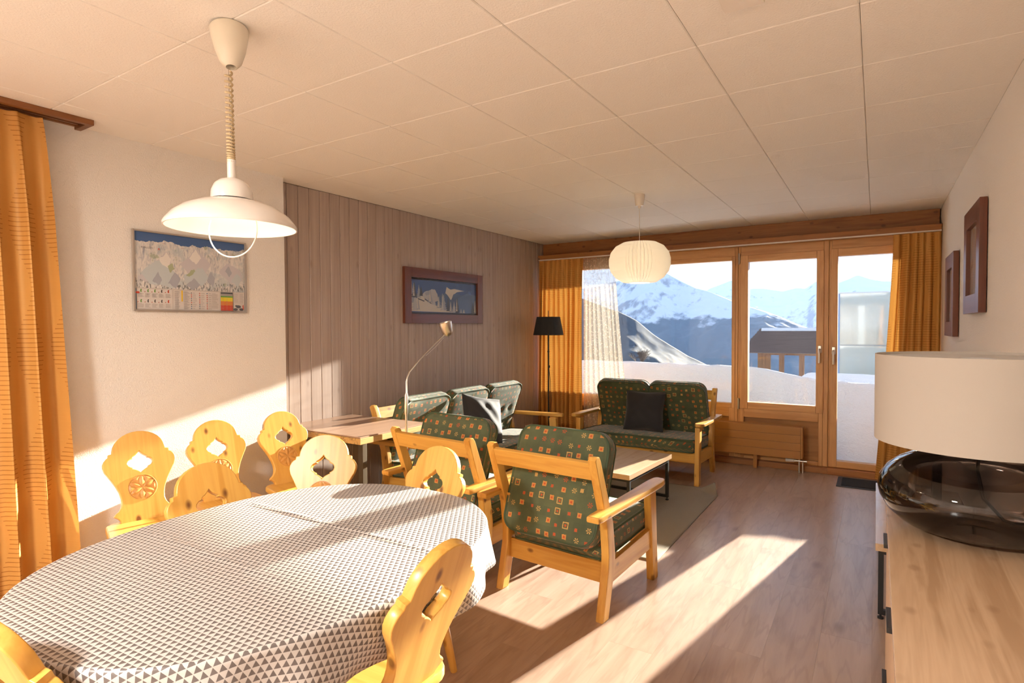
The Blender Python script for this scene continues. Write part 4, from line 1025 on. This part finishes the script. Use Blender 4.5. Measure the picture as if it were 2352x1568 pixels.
# ------------------------------------------------------------------ outdoors
def snow_mat():
    g = G('snow'); v = g.coord(); n = g.noise(v, 5., 5, .6); n2 = g.noise(v, 60., 2)
    c = g.mix(n, (.70, .72, .76), (.64, .66, .70))
    return g.done(c, .8, g.bump(g.math('ADD', n, g.math('MULTIPLY', n2, .2)), .5, .06), **{'Subsurface Weight': 0.})
m_snow = snow_mat()
def snow_ground():
    xs_ = np.concatenate([np.linspace(-9, -3, 25)[:-1], np.linspace(-3, 2.5, 120)[:-1], np.linspace(2.5, 12, 30)])
    ys_ = np.concatenate([np.linspace(6.22, 8.2, 70)[:-1], np.linspace(8.2, 60, 60)])
    X_, Y_ = np.meshgrid(xs_, ys_)
    cx_ = np.array([-9, -2.84, -1.45, -1.25, -1.05, -.87, -.69, -.54, -.34, 0, .5, 3, 12]); cz_ = np.array([.93, .92, .913, .905, .885, .845, .81, .795, .775, .755, .74, .70, .6])
    cr = np.interp(X_, cx_, cz_); yc = 7.2+.06*np.sin(X_*1.7)+.05*(vnoise(X_*1.2, 3)-.5)
    t = np.clip((Y_-6.30)/(yc-6.30), 0, 1)
    near = .02 + (cr-.02)*(t**1.25*(1.1-.1*t)) + .05*(fbm(X_*2.2, Y_*2.2, 4)-.5)*np.sin(PI*t)
    s_ = np.clip((Y_-yc), 0, 100)
    fall = cr - .25*(1-np.exp(-s_/.6)) - .16*s_ + .10*(fbm(X_*.5, Y_*.5, 4)-.5)*np.clip(s_/4, 0, 1)
    shelf = EYE-.0735*Y_ + .03*(fbm(X_*.6, Y_*.6, 3)-.5) - .25*np.clip(Y_-13, 0, 99)
    kk = np.clip((X_/Y_+.135)/.05, 0, 1); kk = kk*kk*(3-2*kk); kk = kk*np.clip(s_/1.0, 0, 1)
    far = fall*(1-kk)+np.minimum(shelf, cr+.02)*kk
    # smooth brow of the bank towards the pavilion
    Z_ = np.where(Y_ < yc, near, far)
    V = np.stack([X_.ravel(), Y_.ravel(), Z_.ravel()], 1)
    return struct(np_mesh('ground_snow', V, grid_faces(len(xs_), len(ys_)), m_snow))
snow_ground()
# pavilion beyond the bank
m_shing = wood('dark_shingle', 0, (.095, .060, .055), (.06, .038, .035), .8, .0)
m_post = wood('chalet_post', 2, (.16, .075, .035), (.10, .04, .02), .6, .2)
ch = thing('chalet', 'open timber pavilion with wide dark roof standing beyond the snow bank', 'chalet', (-2.05, 24., -.45))
hw = 1.95
for k in range(9):
    z0 = .88+k*.085; yy0 = -2.3+k*.17; e = .42-.025*k
    MB().prism([(yy0, z0), (yy0+.03, z0-.02), (yy0+.30, z0+.13), (yy0+.27, z0+.15)], 0, -hw+.33-e+.02*k, hw+e, 0).build('roof_board', m_shing, ch)
MB().prism([(-2.20, .86), (1.6, .90), (-.75, 1.66)], 0, -hw+.30, hw, 0).build('roof_body', m_shing, ch)
MB().prism([(-.85, 1.63), (-.72, 1.74), (-.4, 1.70), (-.3, 1.60)], 0, -hw+.35, hw+.2, .02).build('ridge_snow', m_snow, ch)
for xx, ww in ((-1.35, .42), (-.78, .16), (-.14, .16), (.48, .16), (1.1, .16), (1.7, .2)):
    box('post', (xx-ww/2, -1.75, -.4), (xx+ww/2, -1.6, .90), m_post, ch)
box('beam', (-1.56, -1.76, .78), (1.85, -1.58, .92), m_post, ch); box('rail', (-1.56, -1.72, -.02), (1.85, -1.66, .05), plain('dark_rail', (.03, .025, .025), .6), ch); box('floor_slab', (-1.6, -1.8, -.6), (1.9, 1.5, -.35), m_post, ch)
# glass wind screen on the terrace
ws = thing('wind_screen', 'tall frosted glass wind screen with slim frame outside the door', 'screen', (0, 13.2, .25))
g = G('frosted_screen'); gt_ = g.n('BsdfTransparent', {'Color': (.80, .85, .84)}).outputs[0]; gd = g.n('BsdfDiffuse', {'Color': (.42, .45, .44)}).outputs[0]; gg_ = g.n('BsdfGlossy', {'Color': (1, 1, 1), 'Roughness': .05}).outputs[0]
s1 = g.n('MixShader', {0: .62, 1: gt_, 2: gd}).outputs[0]
box('glass_panel', (-.62, 0, .05), (2.1, .012, 1.755), g.shader(g.n('MixShader', {0: .10, 1: s1, 2: gg_}).outputs[0]), ws)
m_sf = plain('screen_frame', (.16, .25, .42), .5)
box('edge_post', (-.65, -.01, .0), (-.62, .02, 1.755), m_sf, ws); box('edge_post', (2.1, -.01, .0), (2.13, .02, 1.755), m_sf, ws); box('top_rail', (-.65, -.01, 1.755), (2.13, .02, 1.78), plain('top_rail', (.5, .55, .6), .4), ws)
box('cross_rail', (-.62, -.01, .72), (2.1, .0, .745), plain('cross_rail', (.30, .32, .32), .5), ws)
# leafless bush behind the bank
def bush():
    rs = random.Random(11); mb = MB()
    def br(p, d, L, r, lv):
        q = p+d*L; mb.tube([p, q], [r, r*.6], 4, cap=False)
        if lv == 0: return
        for _ in range(4 if lv > 1 else 5):
            nd_ = (d+Vector((rs.uniform(-.7, .7), rs.uniform(-.7, .7), rs.uniform(-.1, .6)))).normalized()
            br(p+d*L*rs.uniform(.45, 1), nd_, L*rs.uniform(.55, .8), r*.55, lv-1)
    for k in range(7): br(Vector((rs.uniform(-.15, .15), rs.uniform(-.15, .15), 0)), Vector((rs.uniform(-.5, .5), rs.uniform(-.5, .5), 1)).normalized(), .42, .022, 3)
    o = mb.build('bare_bush', plain('dark_twigs', (.05, .035, .03), .8)); o.location = (-6.45, 18., .10); o.scale = (.75, .75, .62)
    tag(o, 'leafless dark bush standing behind the snow bank by the lace curtain', 'bush')
bush()
# mountains: height fields at their real distance, widening away from the valley
def mount_mat(name, zs, zf, forest, amt):
    g = G(name); v = g.coord(); sp = g.n('SeparateXYZ', {0: v}); z = sp.outputs[2]
    n = g.noise(v, .0032, 6, .62); n2 = g.noise(g.mapping(v, (.02, .02, .004)), 1., 4, .6)
    h = g.math('ADD', z, g.math('MULTIPLY', g.math('SUBTRACT', n, .5), zf))
    tl_ = g.ramp(g.math('MULTIPLY_ADD', g.math('SUBTRACT', h, zs), 1/60., .5, clamp=True), [(.2, (0, 0, 0)), (.8, (1, 1, 1))])
    nz = g.n('SeparateXYZ', {0: g.n('NewGeometry').outputs['Normal']}).outputs[2]
    rock = g.ramp(g.math('ADD', nz, g.math('MULTIPLY', g.math('SUBTRACT', n2, .5), .75)), [(.58, (1, 1, 1)), (.74, (0, 0, 0))])
    snow = g.mix(g.math('MULTIPLY', rock, amt), (.62, .66, .74), (.13, .13, .15))
    fo = g.mix(n2, forest, tuple(a*1.8 for a in forest))
    return g.done(g.mix(tl_, fo, snow), .9)
def mountain(name, sky, dist, back, zval, mat, seed, amp, run=.75, nx=260, ny=150, s0=-.62, s1=.30):
    s_ = np.linspace(s0, s1, nx); h = np.interp(s_, [p[0] for p in sky], [p[1] for p in sky])
    t = np.linspace(0, 1.25, ny); Sg, T = np.meshgrid(s_, t)
    yr = dist*(1+.05*np.sin(Sg*9+seed)); y = yr*(run+(1-run)*T) if True else None
    x = Sg*y
    ridge = h[None, :]*yr + EYE
    prof = np.where(T <= 1, zval+(ridge-zval)*np.clip(T, 0, 1)**1.15, ridge-(T-1)*4*(ridge-zval)*.5)
    sc = dist/1000.
    n1 = fbm(x/(260*sc)+seed*7, y/(420*sc)+seed*3, 6, True)-.62; n2 = fbm(x/(60*sc)+seed, y/(60*sc)+seed, 5)-.5
    env = np.sin(np.clip(T, 0, 1)*PI)**.7
    z = prof + env*amp*dist*(n1+.25*n2) + (1-env)*.004*dist*n2*np.clip(T*3, 0, 1)
    V = np.stack([x.ravel(), y.ravel(), z.ravel()], 1)
    return struct(np_mesh(name, V, grid_faces(nx, ny), mat))
L1 = [(-.9, .03), (-.6, .06), (-.45, .075), (-.4017, .0832), (-.3684, .0973), (-.3362, .1056), (-.305, .0885), (-.2823, .0754), (-.26, .064), (-.2419, .0589), (-.2033, .0416), (-.1499, .0226), (-.0874, -.0055), (-.04, -.03), (.1, -.06), (.4, -.08)]
L2 = [(-.9, .02), (-.4, .03), (-.26, .0432), (-.2419, .0618), (-.2242, .0676), (-.2021, .0753), (-.1763, .0599), (-.1533, .0597), (-.1246, .0544), (-.106, .0592), (-.0938, .0573), (-.0783, .0681), (-.0486, .0647), (-.0356, .0693), (-.0245, .0752), (-.0079, .068), (.0083, .064), (.05, .06), (.12, .07), (.4, .06)]
L3 = [(-.9, .16), (-.6, .10), (-.4018, .0273), (-.3684, .0109), (-.3361, -.0127), (-.3048, -.0317), (-.2745, -.0501), (-.2451, -.064), (-.2, -.085), (0, -.14), (.4, -.2)]
mountain('mountain', L2, 7000., 0, -700., mount_mat('far_range', -120, 500, (.03, .04, .05), .8), 2, .10)
mountain('mountain', L1, 3600., 0, -420., mount_mat('near_range', 40, 420, (.022, .034, .040), .8), 5, .11)
mountain('mountain', L3, 1500., 0, -260., mount_mat('left_slope', 110, 420, (.010, .014, .016), .5), 8, .06, .6)

# unseen wall added beside the door to keep sun off the curtain
struct(box('wall_sunblock', (XR, 6.35, -.3), (XR+.2, 7.42, 2.6), m_wall))
# valley haze between the village and the ranges
hz = MB().box((-6000, 120, -900), (6000, 9500, 1500)).build('valley_haze', None); hz['kind'] = 'structure'
g = G('haze'); vs = g.n('VolumeScatter', {'Color': (.30, .50, 1.), 'Density': .000026, 'Anisotropy': .2})
g.t.links.new(vs.outputs[0], g.out.inputs['Volume']); hz.data.materials.append(g.m)

# unseen beam on two posts, added to cut off sun at the window tops
tb = struct(box('beam_sunblock', (-6., 8.05, 2.305), (4., 8.17, 2.52), m_beam)); tb.rotation_euler = (0, R(-2.1), 0); tb.location = (0, 0, .125)
for xx in (-5.7, 3.7): box('post', (xx-.07, 8.05, -.6), (xx+.07, 8.17, 2.32), m_beam, tb)
